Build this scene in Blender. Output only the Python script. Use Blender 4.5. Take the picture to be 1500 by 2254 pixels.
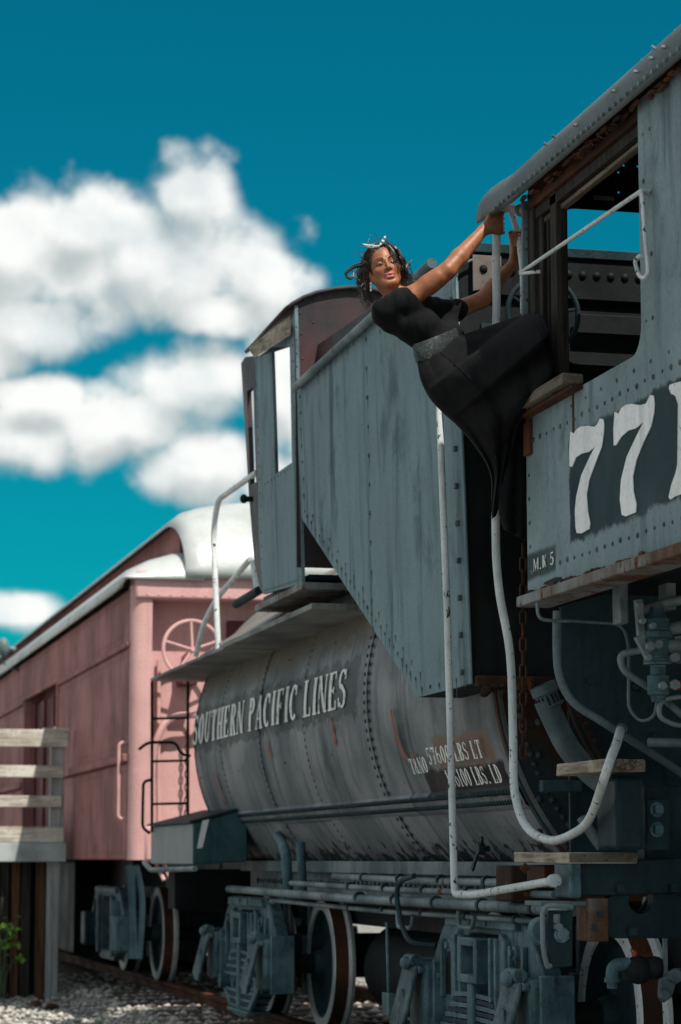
import bpy, math, random
import numpy as np
from mathutils import Vector, Matrix, noise as mnoise

for _o in list(bpy.data.objects):
    bpy.data.objects.remove(_o)
SC = bpy.context.scene
COL = SC.collection
R = math.radians

# ------------------------------------------------------------------ camera
F = 5400.0                       # focal length in photograph pixels (1500 x 2254)
CAM = Vector((0, 0, 1.33))
PITCH = math.atan(763 / F)
YAW = math.atan(1310 * math.cos(PITCH) / F)
RIGHT = Vector((math.cos(YAW), -math.sin(YAW), 0))
FWD = Vector((math.sin(YAW) * math.cos(PITCH), math.cos(YAW) * math.cos(PITCH), math.sin(PITCH)))
UP = RIGHT.cross(FWD)
cd = bpy.data.cameras.new('camera')
cd.sensor_fit = 'VERTICAL'
cd.sensor_height = 36.0
cd.sensor_width = 24.0
cd.lens = 36.0 * F / 2254
cd.clip_end = 5000
cd.dof.use_dof = True
cd.dof.focus_distance = 10.25
cd.dof.aperture_fstop = 4.0
cam = bpy.data.objects.new('camera', cd)
COL.objects.link(cam)
M3 = Matrix((RIGHT, UP, -FWD)).transposed()
cam.matrix_world = Matrix.Translation(CAM) @ M3.to_4x4()
SC.camera = cam

def ray(px, py):
    return FWD + RIGHT * ((px - 750) / F) + UP * ((1127 - py) / F)
def onx(px, py, x):
    d = ray(px, py); return CAM + d * ((x - CAM.x) / d.x)
def ony(px, py, y):
    d = ray(px, py); return CAM + d * ((y - CAM.y) / d.y)
def onz(px, py, z):
    d = ray(px, py); return CAM + d * ((z - CAM.z) / d.z)

# ------------------------------------------------------------------ sun, sky, exposure
SUN_FROM = Vector((0.21, -0.62, 1.0)).normalized()
sl = bpy.data.lights.new('sun', 'SUN')
sl.energy = 5.0
sl.angle = R(0.5)
sl.color = (1.0, 0.93, 0.83)
so = bpy.data.objects.new('sun', sl)
so.rotation_euler = (-SUN_FROM).to_track_quat('-Z', 'Y').to_euler()
so.location = (0, 0, 30)
COL.objects.link(so)
SC.view_settings.view_transform = 'Standard'
SC.view_settings.look = 'None'
SC.view_settings.exposure = 0.22
SC.view_settings.gamma = 1.0

W = bpy.data.worlds.new('World')
SC.world = W
W.use_nodes = True

def build_world():
    nt = W.node_tree
    nt.nodes.clear()
    N = nt.nodes.new
    L = nt.links.new
    # density of the clouds as a node group, looked up by direction (azimuth, elevation)
    g = bpy.data.node_groups.new('cloud_density', 'ShaderNodeTree')
    g.interface.new_socket('P', in_out='INPUT', socket_type='NodeSocketVector')
    g.interface.new_socket('D', in_out='OUTPUT', socket_type='NodeSocketFloat')
    gi = g.nodes.new('NodeGroupInput'); go = g.nodes.new('NodeGroupOutput')
    def gm(op, a, b=None, c=None):
        n = g.nodes.new('ShaderNodeMath'); n.operation = op
        for i, q in enumerate((a, b, c)):
            if q is None: continue
            if isinstance(q, (int, float)): n.inputs[i].default_value = q
            else: g.links.new(q, n.inputs[i])
        return n.outputs[0]
    blobs = [(330, 575, 330, 185), (425, 425, 125, 120), (185, 505, 250, 130), (40, 560, 230, 175),
             (585, 615, 130, 150), (500, 690, 200, 70), (60, 720, 210, 100), (430, 845, 200, 120),
             (250, 935, 320, 105), (40, 965, 210, 110), (450, 1030, 200, 125), (90, 870, 190, 60),
             (620, 850, 120, 190), (40, 1345, 130, 60), (-40, 780, 150, 90), (600, 1060, 120, 90)]
    prev = None
    for (px, py, rx, ry) in blobs:
        d = ray(px, py).normalized()
        az, el = math.atan2(d.x, d.y), math.asin(d.z)
        s = g.nodes.new('ShaderNodeVectorMath'); s.operation = 'SUBTRACT'
        g.links.new(gi.outputs[0], s.inputs[0]); s.inputs[1].default_value = (az, el, 0)
        m = g.nodes.new('ShaderNodeVectorMath'); m.operation = 'MULTIPLY'
        g.links.new(s.outputs[0], m.inputs[0]); m.inputs[1].default_value = (F / rx, F / ry, 0)
        ln = g.nodes.new('ShaderNodeVectorMath'); ln.operation = 'LENGTH'
        g.links.new(m.outputs[0], ln.inputs[0])
        prev = ln.outputs['Value'] if prev is None else gm('SMOOTH_MIN', prev, ln.outputs['Value'], 0.12)
    n1 = g.nodes.new('ShaderNodeTexNoise'); n1.inputs['Scale'].default_value = 42; n1.inputs['Detail'].default_value = 6
    n1.inputs['Roughness'].default_value = 0.56
    g.links.new(gi.outputs[0], n1.inputs['Vector'])
    wv = g.nodes.new('ShaderNodeVectorMath'); wv.operation = 'MULTIPLY_ADD'
    g.links.new(n1.outputs['Color'], wv.inputs[0]); wv.inputs[1].default_value = (.02, .02, 0); g.links.new(gi.outputs[0], wv.inputs[2])
    vo = g.nodes.new('ShaderNodeTexVoronoi'); vo.feature = 'F1'; vo.inputs['Scale'].default_value = 58
    g.links.new(wv.outputs[0], vo.inputs['Vector'])
    # the sky outside the view: noise clouds, cover raised to lift the ambient light
    n2 = g.nodes.new('ShaderNodeTexNoise'); n2.inputs['Scale'].default_value = 5.5; n2.inputs['Detail'].default_value = 3
    g.links.new(gi.outputs[0], n2.inputs['Vector'])
    sp = g.nodes.new('ShaderNodeSeparateXYZ'); g.links.new(gi.outputs[0], sp.inputs[0])
    away = gm('SUBTRACT', gm('ABSOLUTE', gm('SUBTRACT', sp.outputs[0], YAW)), 0.16)
    away2 = gm('SUBTRACT', sp.outputs[1], 0.40)
    away = gm('MINIMUM', gm('MULTIPLY', gm('MAXIMUM', gm('MAXIMUM', away, away2), 0.0), 8.0), 1.0)
    far = gm('MULTIPLY', gm('SUBTRACT', gm('MULTIPLY', n2.outputs[0], 1.0), 0.44), 9.0)
    d0 = gm('SUBTRACT', 1.0, prev)
    d1 = gm('MULTIPLY_ADD', gm('SUBTRACT', n1.outputs[0], 0.5), 0.80, gm('MULTIPLY_ADD', gm('SUBTRACT', 0.42, vo.outputs['Distance']), 0.42, d0))
    d2 = gm('MULTIPLY_ADD', gm('SUBTRACT', n1.outputs[0], 0.5), 1.5, far)
    mixd = gm('ADD', gm('MULTIPLY', d1, gm('SUBTRACT', 1.0, away)), gm('MULTIPLY', d2, away))
    g.links.new(mixd, go.inputs[0])

    tc = N('ShaderNodeTexCoord')
    sx = N('ShaderNodeSeparateXYZ'); L(tc.outputs['Generated'], sx.inputs[0])
    def m(op, a, b=None, c=None):
        n = N('ShaderNodeMath'); n.operation = op
        for i, q in enumerate((a, b, c)):
            if q is None: continue
            if isinstance(q, (int, float)): n.inputs[i].default_value = q
            else: L(q, n.inputs[i])
        return n.outputs[0]
    az = m('ARCTAN2', sx.outputs[0], sx.outputs[1]); el = m('ARCSINE', sx.outputs[2])
    cb = N('ShaderNodeCombineXYZ'); L(az, cb.inputs[0]); L(el, cb.inputs[1])
    g1 = N('ShaderNodeGroup'); g1.node_tree = g; L(cb.outputs[0], g1.inputs[0])
    off = N('ShaderNodeVectorMath'); off.operation = 'ADD'; L(cb.outputs[0], off.inputs[0]); off.inputs[1].default_value = (0.004, 0.013, 0)
    g2 = N('ShaderNodeGroup'); g2.node_tree = g; L(off.outputs[0], g2.inputs[0])
    def ramp(v, a, b, smooth=True):
        r = N('ShaderNodeMapRange'); r.interpolation_type = 'SMOOTHSTEP' if smooth else 'LINEAR'
        L(v, r.inputs[0]); r.inputs[1].default_value = a; r.inputs[2].default_value = b
        return r.outputs[0]
    alpha = ramp(g1.outputs[0], -0.06, 0.46)
    lit = ramp(m('SUBTRACT', g1.outputs[0], g2.outputs[0]), -0.60, 0.50)
    sky = N('ShaderNodeTexSky'); sky.sky_type = 'NISHITA'; sky.sun_disc = False
    sky.sun_elevation = math.asin(SUN_FROM.z); sky.sun_rotation = math.atan2(SUN_FROM.x, SUN_FROM.y)
    sky.altitude = 300; sky.air_density = 1.0; sky.dust_density = 0.6; sky.ozone_density = 1.0
    tint = N('ShaderNodeMix'); tint.data_type = 'RGBA'; tint.blend_type = 'MULTIPLY'; tint.inputs[0].default_value = 1
    L(sky.outputs[0], tint.inputs[6]); tint.inputs[7].default_value = (0.004, 0.52, 0.53, 1)
    cc = N('ShaderNodeMix'); cc.data_type = 'RGBA'
    L(lit, cc.inputs[0]); cc.inputs[6].default_value = (4.6, 5.1, 5.1, 1); cc.inputs[7].default_value = (8.6, 8.7, 8.5, 1)
    mx = N('ShaderNodeMix'); mx.data_type = 'RGBA'
    wsp = N('ShaderNodeTexNoise'); wsp.inputs['Scale'].default_value = 26; wsp.inputs['Detail'].default_value = 4; L(cb.outputs[0], wsp.inputs['Vector'])
    L(m('MULTIPLY', alpha, ramp(wsp.outputs[0], 0.30, 0.55, True) if False else m('MULTIPLY_ADD', ramp(wsp.outputs[0], 0.32, 0.55), 0.22, 0.77)), mx.inputs[0]); L(tint.outputs[2], mx.inputs[6]); L(cc.outputs[2], mx.inputs[7])
    bg = N('ShaderNodeBackground'); bg.inputs[1].default_value = 0.1
    L(mx.outputs[2], bg.inputs[0])
    ow = N('ShaderNodeOutputWorld'); L(bg.outputs[0], ow.inputs[0])
build_world()

# ------------------------------------------------------------------ materials
def mat_nodes(name):
    m = bpy.data.materials.new(name); m.use_nodes = True
    nt = m.node_tree; b = nt.nodes['Principled BSDF']
    return m, nt, b
def c4(c): return (c[0], c[1], c[2], 1)

class NT:
    def __init__(s, nt): s.nt = nt
    def n(s, t, **k):
        o = s.nt.nodes.new(t)
        for a, v in k.items(): setattr(o, a, v)
        return o
    def l(s, a, b): s.nt.links.new(a, b)
    def m(s, op, a, b=None, c=None):
        n = s.n('ShaderNodeMath', operation=op)
        for i, q in enumerate((a, b, c)):
            if q is None: continue
            if isinstance(q, (int, float)): n.inputs[i].default_value = q
            else: s.l(q, n.inputs[i])
        return n.outputs[0]
    def noise(s, vec, scale, detail=4, rough=0.55, dist=0):
        n = s.n('ShaderNodeTexNoise'); n.inputs['Scale'].default_value = scale; n.inputs['Detail'].default_value = detail
        n.inputs['Roughness'].default_value = rough; n.inputs['Distortion'].default_value = dist
        s.l(vec, n.inputs['Vector']); return n.outputs[0]
    def mapping(s, vec, sc, loc=(0, 0, 0)):
        n = s.n('ShaderNodeMapping'); n.inputs['Scale'].default_value = sc; n.inputs['Location'].default_value = loc
        s.l(vec, n.inputs[0]); return n.outputs[0]
    def ramp(s, v, a, b, lo=0, hi=1):
        r = s.n('ShaderNodeMapRange', interpolation_type='SMOOTHSTEP'); s.l(v, r.inputs[0])
        for i, q in enumerate((a, b, lo, hi)): r.inputs[i + 1].default_value = q
        return r.outputs[0]
    def mix(s, f, a, b):
        n = s.n('ShaderNodeMix', data_type='RGBA')
        for i, q in ((0, f), (6, a), (7, b)):
            if isinstance(q, (int, float)): n.inputs[i].default_value = q
            elif isinstance(q, (tuple, list)): n.inputs[i].default_value = c4(q)
            else: s.l(q, n.inputs[i])
        return n.outputs[2]

RUST = (0.17, 0.055, 0.022)
def weathered(name, base, alt, dark, streak=(5, 5, 0.5), dark_amt=0.45, rust_amt=0.15, rough=0.6, metallic=0.0,
              patches=(), bump=0.25, scale=1.0, chip=None, rust=RUST, spec=0.10, wear_highlight=None, chipth=0.62):
    """paint with blotches, run-off streaks, rust spots and painted patches; all in object space"""
    m, nt, b = mat_nodes(name); q = NT(nt)
    tc = q.n('ShaderNodeTexCoord'); P = tc.outputs['Object']
    Ps = q.mapping(P, (scale,) * 3)
    big = q.noise(Ps, 1.7, 5)
    col = q.mix(q.ramp(big, 0.38, 0.64), base, alt)
    st = q.noise(q.mapping(P, streak), 2.2 * scale, 6, 0.6, 0.3)
    big2 = q.noise(q.mapping(P, (1, 1, 0.5), (3.1, 7, 2)), 1.3 * scale, 3)
    col = q.mix(q.m('MULTIPLY', q.ramp(st, 0.46, 0.78), q.ramp(big2, 0.3, 0.62, dark_amt * 0.35, dark_amt)), col, dark)
    blot = q.noise(q.mapping(P, (1, 1, 0.7), (1.7, 4, 8)), 3.1 * scale, 6, 0.62, 0.4)
    col = q.mix(q.m('MULTIPLY', q.ramp(blot, 0.52, 0.72), dark_amt * 0.6), col, dark)
    fine = q.noise(Ps, 55, 4, 0.65)
    col = q.mix(q.m('MULTIPLY', q.ramp(fine, 0.45, 0.8), 0.35), col, dark)
    for (lo, hi, pc, amp) in patches:
        wob = q.noise(q.mapping(P, (1, 1, 1)), 9, 5, 0.7)
        wv = q.m('MULTIPLY', q.m('SUBTRACT', wob, 0.5), amp * 2)
        sp = q.n('ShaderNodeSeparateXYZ'); q.l(P, sp.inputs[0])
        msk = None
        for ax in range(3):
            if lo[ax] is None: continue
            c, h = (lo[ax] + hi[ax]) / 2, (hi[ax] - lo[ax]) / 2
            dd = q.m('ADD', q.m('ABSOLUTE', q.m('SUBTRACT', sp.outputs[ax], c)), wv)
            mk = q.ramp(dd, h - 0.012, h + 0.012, 1, 0)
            msk = mk if msk is None else q.m('MULTIPLY', msk, mk)
        pst = q.ramp(st, 0.45, 0.75, 0, 0.45)
        pc2 = tuple(min(1, v * 1.5 + 0.006) for v in pc)
        col = q.mix(msk, col, q.mix(pst, pc, pc2))
    rn = q.noise(q.mapping(P, (1, 1, 0.45), (9, 1, 4)), 7 * scale, 7, 0.68)
    th = 0.74 - rust_amt * 0.35
    rmask = q.ramp(rn, th, th + 0.07)
    rc = q.mix(q.ramp(fine, 0.35, 0.65), rust, tuple(v * 0.35 for v in rust))
    col = q.mix(rmask, col, rc)
    if chip is not None:
        cn = q.noise(q.mapping(P, (1, 1, 0.6), (2, 5, 1)), 24 * scale, 5, 0.6)
        cm = q.ramp(cn, chipth, chipth + 0.03)
        col = q.mix(cm, col, chip)
    if wear_highlight is not None:
        bv = q.n('ShaderNodeBevel', samples=2); bv.inputs['Radius'].default_value = 0.012
        gn = q.n('ShaderNodeNewGeometry'); dt = q.n('ShaderNodeVectorMath', operation='DOT_PRODUCT'); q.l(bv.outputs[0], dt.inputs[0]); q.l(gn.outputs['Normal'], dt.inputs[1])
        ed = q.ramp(dt.outputs['Value'], 0.80, 0.985, 1, 0)
        ed = q.m('MULTIPLY', ed, q.ramp(q.noise(P, 16, 5, 0.65), 0.40, 0.62))
        col = q.mix(ed, col, wear_highlight)  # pale worn edges that also paint highlights along the iron
        sct = q.ramp(q.noise(q.mapping(P, (1, 1, 1), (5, 9, 2)), 38, 5, 0.7), 0.66, 0.72)
        col = q.mix(q.m('MULTIPLY', sct, 0.8), col, wear_highlight)
    q.l(col, b.inputs['Base Color'])
    b.inputs['Metallic'].default_value = metallic
    b.inputs['Specular IOR Level'].default_value = spec
    rr = q.ramp(big, 0.3, 0.7, rough - 0.1, min(1, rough + 0.12))
    rr = q.m('MAXIMUM', rr, q.m('MULTIPLY', rmask, 0.9))
    q.l(rr, b.inputs['Roughness'])
    bp = q.n('ShaderNodeBump'); bp.inputs['Strength'].default_value = bump; bp.inputs['Distance'].default_value = 0.01
    h = q.m('ADD', q.m('MULTIPLY', fine, 0.5), q.m('ADD', q.m('MULTIPLY', q.noise(Ps, 6, 3), 1.2), q.m('MULTIPLY', q.noise(q.mapping(P, (1, 1, 0.8)), 2.3, 2), 7.0)))
    q.l(h, bp.inputs['Height']); q.l(bp.outputs[0], b.inputs['Normal'])
    return m

def wood(name, base, dark, axis=1, scale=1.0, rough=0.8, pale=None):
    m, nt, b = mat_nodes(name); q = NT(nt)
    tc = q.n('ShaderNodeTexCoord'); P = tc.outputs['Object']
    sc = [26, 26, 26]; sc[axis] = 1.3
    g = q.noise(q.mapping(P, [v * scale for v in sc]), 1.6, 7, 0.65, 0.8)
    col = q.mix(q.ramp(g, 0.36, 0.66), base, dark)
    if pale: col = q.mix(q.ramp(q.noise(P, 3.0, 4), 0.45, 0.68), col, pale)
    col = q.mix(q.ramp(q.noise(P, 60, 3), 0.6, 0.75), col, tuple(v * 0.4 for v in dark))
    q.l(col, b.inputs['Base Color']); b.inputs['Roughness'].default_value = rough
    b.inputs['Specular IOR Level'].default_value = 0.2
    bp = q.n('ShaderNodeBump'); bp.inputs['Strength'].default_value = 0.7; bp.inputs['Distance'].default_value = 0.006
    q.l(g, bp.inputs['Height']); q.l(bp.outputs[0], b.inputs['Normal'])
    return m

def plain(name, col, rough=0.6, metallic=0.0, var=0.25, spec=0.3, bump=0.1, vscale=20):
    m, nt, b = mat_nodes(name); q = NT(nt)
    tc = q.n('ShaderNodeTexCoord'); P = tc.outputs['Object']
    f = q.noise(P, vscale, 4)
    c = q.mix(q.ramp(f, 0.3, 0.7), tuple(v * (1 - var) for v in col), tuple(min(1, v * (1 + var)) for v in col))
    q.l(c, b.inputs['Base Color']); b.inputs['Roughness'].default_value = rough; b.inputs['Metallic'].default_value = metallic
    b.inputs['Specular IOR Level'].default_value = spec
    if bump:
        bp = q.n('ShaderNodeBump'); bp.inputs['Strength'].default_value = bump; bp.inputs['Distance'].default_value = 0.004
        q.l(q.noise(P, vscale * 3, 3), bp.inputs['Height']); q.l(bp.outputs[0], b.inputs['Normal'])
    return m

MT = {}

# ------------------------------------------------------------------ mesh builder
def tag(o, label=None, cat=None, group=None, kind=None):
    if label: o['label'] = label
    if cat: o['category'] = cat
    if group: o['group'] = group
    if kind: o['kind'] = kind
    return o
def empty(name, loc, label=None, cat=None, group=None):
    o = bpy.data.objects.new(name, None); COL.objects.link(o); o.location = loc
    o.empty_display_size = 0.1
    return tag(o, label, cat, group)
def wloc(o):
    p = Vector((0, 0, 0))
    while o is not None:
        p += o.location; o = o.parent
    return p

class MB:
    def __init__(s): s.v = []; s.f = []
    def add(s, v, f):
        b = len(s.v); s.v += [tuple(p) for p in v]; s.f += [tuple(i + b for i in q) for q in f]; return s
    def box(s, x0, x1, y0, y1, z0, z1):
        v = [(x, y, z) for x in (x0, x1) for y in (y0, y1) for z in (z0, z1)]
        return s.add(v, [(0, 1, 3, 2), (4, 6, 7, 5), (0, 4, 5, 1), (2, 3, 7, 6), (0, 2, 6, 4), (1, 5, 7, 3)])
    def bar(s, a, b, w, h, up=(0, 0, 1)):
        """box beam from a to b, width w (sideways) and height h (along up)"""
        a, b = Vector(a), Vector(b); d = (b - a).normalized(); u = Vector(up); u = (u - d * u.dot(d)).normalized(); r = d.cross(u)
        v = [p + r * (w / 2 * i) + u * (h / 2 * j) for p in (a, b) for (i, j) in ((-1, -1), (1, -1), (1, 1), (-1, 1))]
        return s.add(v, [(3, 2, 1, 0), (4, 5, 6, 7), (0, 1, 5, 4), (1, 2, 6, 5), (2, 3, 7, 6), (3, 0, 4, 7)])
    def prism(s, pts, vec):
        """polygon (3-D points) pushed along vec"""
        n = len(pts); vec = Vector(vec); pts = [Vector(p) for p in pts]
        nn = Vector((0, 0, 0))
        for i in range(n): nn += pts[i].cross(pts[(i + 1) % n])
        if nn.dot(vec) > 0: pts = pts[::-1]
        v = pts + [p + vec for p in pts]
        return s.add(v, [tuple(range(n)), tuple(range(2 * n - 1, n - 1, -1))] + [(i, i + n, (i + 1) % n + n, (i + 1) % n) for i in range(n)])
    def tube(s, path, r, n=10, caps=True, closed=False):
        P = [Vector(p) for p in path]; m = len(P)
        rr = r if isinstance(r, (list, tuple)) else [r] * m
        T = []
        for i in range(m):
            a = P[(i - 1) % m] if closed else P[max(i - 1, 0)]; b = P[(i + 1) % m] if closed else P[min(i + 1, m - 1)]
            T.append((b - a).normalized())
        ref = Vector((0, 0, 1)) if abs(T[0].z) < 0.9 else Vector((0, 1, 0))
        u = (ref - T[0] * ref.dot(T[0])).normalized(); v = []
        for i in range(m):
            u = (u - T[i] * u.dot(T[i])); u.normalize(); w = T[i].cross(u)
            for k in range(n):
                a = 2 * math.pi * k / n
                v.append(P[i] + (u * math.cos(a) + w * math.sin(a)) * rr[i])
        f = []
        for i in range(m if closed else m - 1):
            j = (i + 1) % m
            for k in range(n):
                l = (k + 1) % n; f.append((i * n + k, i * n + l, j * n + l, j * n + k))
        if caps and not closed:
            f.append(tuple(range(n - 1, -1, -1))); f.append(tuple((m - 1) * n + k for k in range(n)))
        return s.add(v, f)
    def cyl(s, a, b, r, n=16, r2=None): return s.tube([a, b], [r, r if r2 is None else r2], n)
    def lathe(s, o, axis, prof, n=24, a0=0.0, a1=None, ref=None):
        """profile [(radius, height)] turned about axis through o"""
        o = Vector(o); ax = Vector(axis).normalized()
        rf = Vector(ref) if ref else (Vector((0, 0, 1)) if abs(ax.z) < 0.9 else Vector((1, 0, 0)))
        u = (rf - ax * rf.dot(ax)).normalized(); w = ax.cross(u)
        full = a1 is None; a1 = 2 * math.pi if full else a1
        k = n if full else n + 1; v = []
        for (r, h) in prof:
            for i in range(k):
                a = a0 + (a1 - a0) * i / n
                v.append(o + ax * h + (u * math.cos(a) + w * math.sin(a)) * r)
        f = []
        for j in range(len(prof) - 1):
            for i in range(n):
                l = (i + 1) % k; f.append((j * k + i, j * k + l, (j + 1) * k + l, (j + 1) * k + i))
        return s.add(v, f)
    def dome(s, c, nrm, r, h=None, n=8):
        h = r * 0.75 if h is None else h
        return s.lathe(Vector(c) - Vector(nrm).normalized() * 0.002, nrm, [(r, 0), (r * 0.86, h * 0.55), (r * 0.5, h * 0.9), (0.0005, h)], n)
    def nut(s, c, nrm, r, h):
        return s.tube([Vector(c) - Vector(nrm) * 0.002, Vector(c) + Vector(nrm) * h], r, 6)
    def ell(s, c, r, n=12, m=8, rot=None):
        v = []; f = []
        for j in range(m + 1):
            t = math.pi * j / m
            for i in range(n):
                a = 2 * math.pi * i / n
                p = Vector((r[0] * math.sin(t) * math.cos(a), r[1] * math.sin(t) * math.sin(a), r[2] * math.cos(t)))
                v.append(Vector(c) + (rot @ p if rot else p))
        for j in range(m):
            for i in range(n):
                l = (i + 1) % n; f.append((j * n + i, (j + 1) * n + i, (j + 1) * n + l, j * n + l))
        return s.add(v, f)
    def build(s, name, mat, parent=None, smooth=True, bevel=0.0, angle=38, kind=None, label=None, loc=None):
        o0 = wloc(parent) if parent is not None else Vector((0, 0, 0))
        l0 = Vector(loc) if loc is not None else o0
        me = bpy.data.meshes.new(name)
        me.from_pydata([(p[0] - l0.x, p[1] - l0.y, p[2] - l0.z) for p in s.v], [], s.f)
        me.validate(); me.update()
        if mat is not None: me.materials.append(MT[mat] if isinstance(mat, str) else mat)
        if smooth:
            me.polygons.foreach_set('use_smooth', [True] * len(me.polygons))
            me.set_sharp_from_angle(angle=R(angle))
        o = bpy.data.objects.new(name, me); COL.objects.link(o)
        if parent is not None: o.parent = parent
        o.location = l0 - o0
        if bevel:
            bv = o.modifiers.new('bevel', 'BEVEL'); bv.width = bevel; bv.segments = 2; bv.limit_method = 'ANGLE'; bv.angle_limit = R(40)
        return tag(o, label, None, None, kind)

def arc_pts(c, u, v, r, a0, a1, n=8):
    c, u, v = Vector(c), Vector(u), Vector(v)
    return [c + (u * math.cos(a0 + (a1 - a0) * i / n) + v * math.sin(a0 + (a1 - a0) * i / n)) * r for i in range(n + 1)]
def round_path(pts, r, n=6):
    """polyline with its inner corners rounded"""
    P = [Vector(p) for p in pts]; out = [P[0]]
    for i in range(1, len(P) - 1):
        a, b, c = P[i - 1], P[i], P[i + 1]
        ra = min(r, (a - b).length * 0.48, (c - b).length * 0.48)
        s = b + (a - b).normalized() * ra; e = b + (c - b).normalized() * ra
        for k in range(n + 1):
            t = k / n; out.append(s * (1 - t) ** 2 + b * 2 * t * (1 - t) + e * t * t)
    out.append(P[-1]); return out
def smooth_path(pts, n=6):
    """Catmull-Rom through the points"""
    P = [Vector(p) for p in pts]; Q = [P[0]] + P + [P[-1]]; out = []
    for i in range(1, len(Q) - 2):
        p0, p1, p2, p3 = Q[i - 1:i + 3]
        for k in range(n):
            t = k / n
            out.append(0.5 * ((2 * p1) + (p2 - p0) * t + (2 * p0 - 5 * p1 + 4 * p2 - p3) * t * t + (3 * p1 - p0 - 3 * p2 + p3) * t ** 3))
    out.append(P[-1]); return out
def copy_tree(o, parent=None):
    c = o.copy(); COL.objects.link(c)
    if parent is not None: c.parent = parent
    for ch in [x for x in SC.objects if x.parent == o]: copy_tree(ch, c)
    return c
# ------------------------------------------------------------------ the place: fixed dimensions
XC, XS, RH = 4.6, 3.1, 0.2          # track centre line, side of the locomotive cab, rail head
GREY, GREY2, TEALDARK = (0.130, 0.196, 0.224), (0.182, 0.262, 0.295), (0.014, 0.036, 0.044)
MT['grey'] = weathered('grey_paint', GREY, GREY2, TEALDARK, (3.2, 3.2, 0.3), 1.0, 0.07, 0.6)
MT['tank'] = weathered('tank_paint', (0.20, 0.215, 0.23), (0.115, 0.132, 0.145), (0.02, 0.027, 0.032), (0.8, 5, 0.22), 1.0, 0.16, 0.5,
                       patches=[((None, 13.35 - 14.5, 2.13), (None, 18.8 - 14.5, 2.46), (0.045, 0.054, 0.06), 0.14),
                                ((None, 10.9 - 14.5, 1.63), (None, 12.3 - 14.5, 1.78), (0.012, 0.015, 0.017), 0.06),
                                ((None, 11.0 - 14.5, 1.78), (None, 11.95 - 14.5, 1.93), (0.17, 0.115, 0.09), 0.07),
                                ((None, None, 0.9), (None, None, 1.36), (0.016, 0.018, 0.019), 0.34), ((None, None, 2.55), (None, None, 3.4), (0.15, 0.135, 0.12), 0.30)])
MT['dark'] = weathered('dark_iron', (0.013, 0.027, 0.033), (0.026, 0.052, 0.062), (0.004, 0.007, 0.009), (4, 4, 0.8), 0.7, 0.26, 0.55, 0.1, bump=0.5)
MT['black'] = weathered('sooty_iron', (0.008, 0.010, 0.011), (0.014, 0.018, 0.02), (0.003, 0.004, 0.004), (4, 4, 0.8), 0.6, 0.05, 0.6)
MT['blueiron'] = weathered('blue_grey_iron', (0.052, 0.104, 0.126), (0.12, 0.195, 0.225), (0.006, 0.014, 0.018), (6, 6, 2), 0.9, 0.18, 0.5, 0.1, bump=0.6, scale=2, wear_highlight=(0.24, 0.32, 0.345))
MT['rivet'] = weathered('rivet_paint', (0.045, 0.06, 0.065), (0.12, 0.14, 0.145), (0.02, 0.03, 0.03), (5, 5, 1), 0.5, 0.2, 0.5)
MT['bolt'] = weathered('pale_bolt', (0.20, 0.26, 0.28), (0.07, 0.11, 0.125), (0.05, 0.06, 0.06), (5, 5, 1), 0.5, 0.25, 0.45, 0.3)
MT['white'] = weathered('white_rail_paint', (0.62, 0.65, 0.66), (0.52, 0.56, 0.575), (0.20, 0.23, 0.24), (9, 9, 1), 0.6, 0.10, 0.38, chip=(0.022, 0.026, 0.028), scale=1.6, chipth=0.615)
MT['bluewhite'] = weathered('blue_white_rail_paint', (0.50, 0.53, 0.54), (0.10, 0.34, 0.44), (0.2, 0.23, 0.24), (9, 9, 1), 0.5, 0.12, 0.4, chip=(0.02, 0.025, 0.03), scale=1.6)
MT['pipe'] = weathered('grey_pipe', (0.19, 0.235, 0.25), (0.09, 0.125, 0.138), (0.02, 0.03, 0.035), (3, 9, 3), 0.8, 0.30, 0.5, 0.1)
MT['lid'] = weathered('worn_lid', (0.045, 0.085, 0.10), (0.13, 0.18, 0.195), (0.008, 0.016, 0.02), (8, 8, 6), 1.0, 0.12, 0.5, 0.1, bump=0.8, scale=3, wear_highlight=(0.40, 0.45, 0.46))
MT['rust'] = weathered('rusted_iron', (0.10, 0.040, 0.022), (0.035, 0.022, 0.018), (0.012, 0.012, 0.012), (6, 6, 0.5), 0.7, 0.5, 0.75)
MT['rustplate'] = weathered('rust_streaked_plate', (0.030, 0.052, 0.058), (0.085, 0.033, 0.018), (0.010, 0.012, 0.012), (7, 7, 0.35), 0.7, 0.22, 0.65)
MT['roofdark'] = weathered('cab_roof_paint', (0.085, 0.105, 0.112), (0.13, 0.15, 0.158), (0.03, 0.04, 0.043), (3, 1.2, 3), 0.55, 0.06, 0.42)
MT['sillrust'] = weathered('rust_bleeding_sill', (0.20, 0.22, 0.225), (0.10, 0.05, 0.03), (0.03, 0.02, 0.015), (9, 9, 0.8), 0.8, 0.55, 0.6, scale=1.5)
MT['oxide'] = weathered('oxidised_paint', (0.075, 0.042, 0.044), (0.032, 0.036, 0.042), (0.02, 0.025, 0.03), (4, 4, 1), 0.5, 0.12, 0.45)
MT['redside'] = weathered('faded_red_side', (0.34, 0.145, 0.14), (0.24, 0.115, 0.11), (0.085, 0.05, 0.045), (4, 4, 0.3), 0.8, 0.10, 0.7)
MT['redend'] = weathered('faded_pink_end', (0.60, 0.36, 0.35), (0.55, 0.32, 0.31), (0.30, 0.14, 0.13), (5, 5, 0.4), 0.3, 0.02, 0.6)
MT['reddoor'] = weathered('maroon_door', (0.13, 0.035, 0.04), (0.10, 0.03, 0.035), (0.05, 0.015, 0.02), (8, 8, 0.4), 0.6, 0.05, 0.6)
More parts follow.
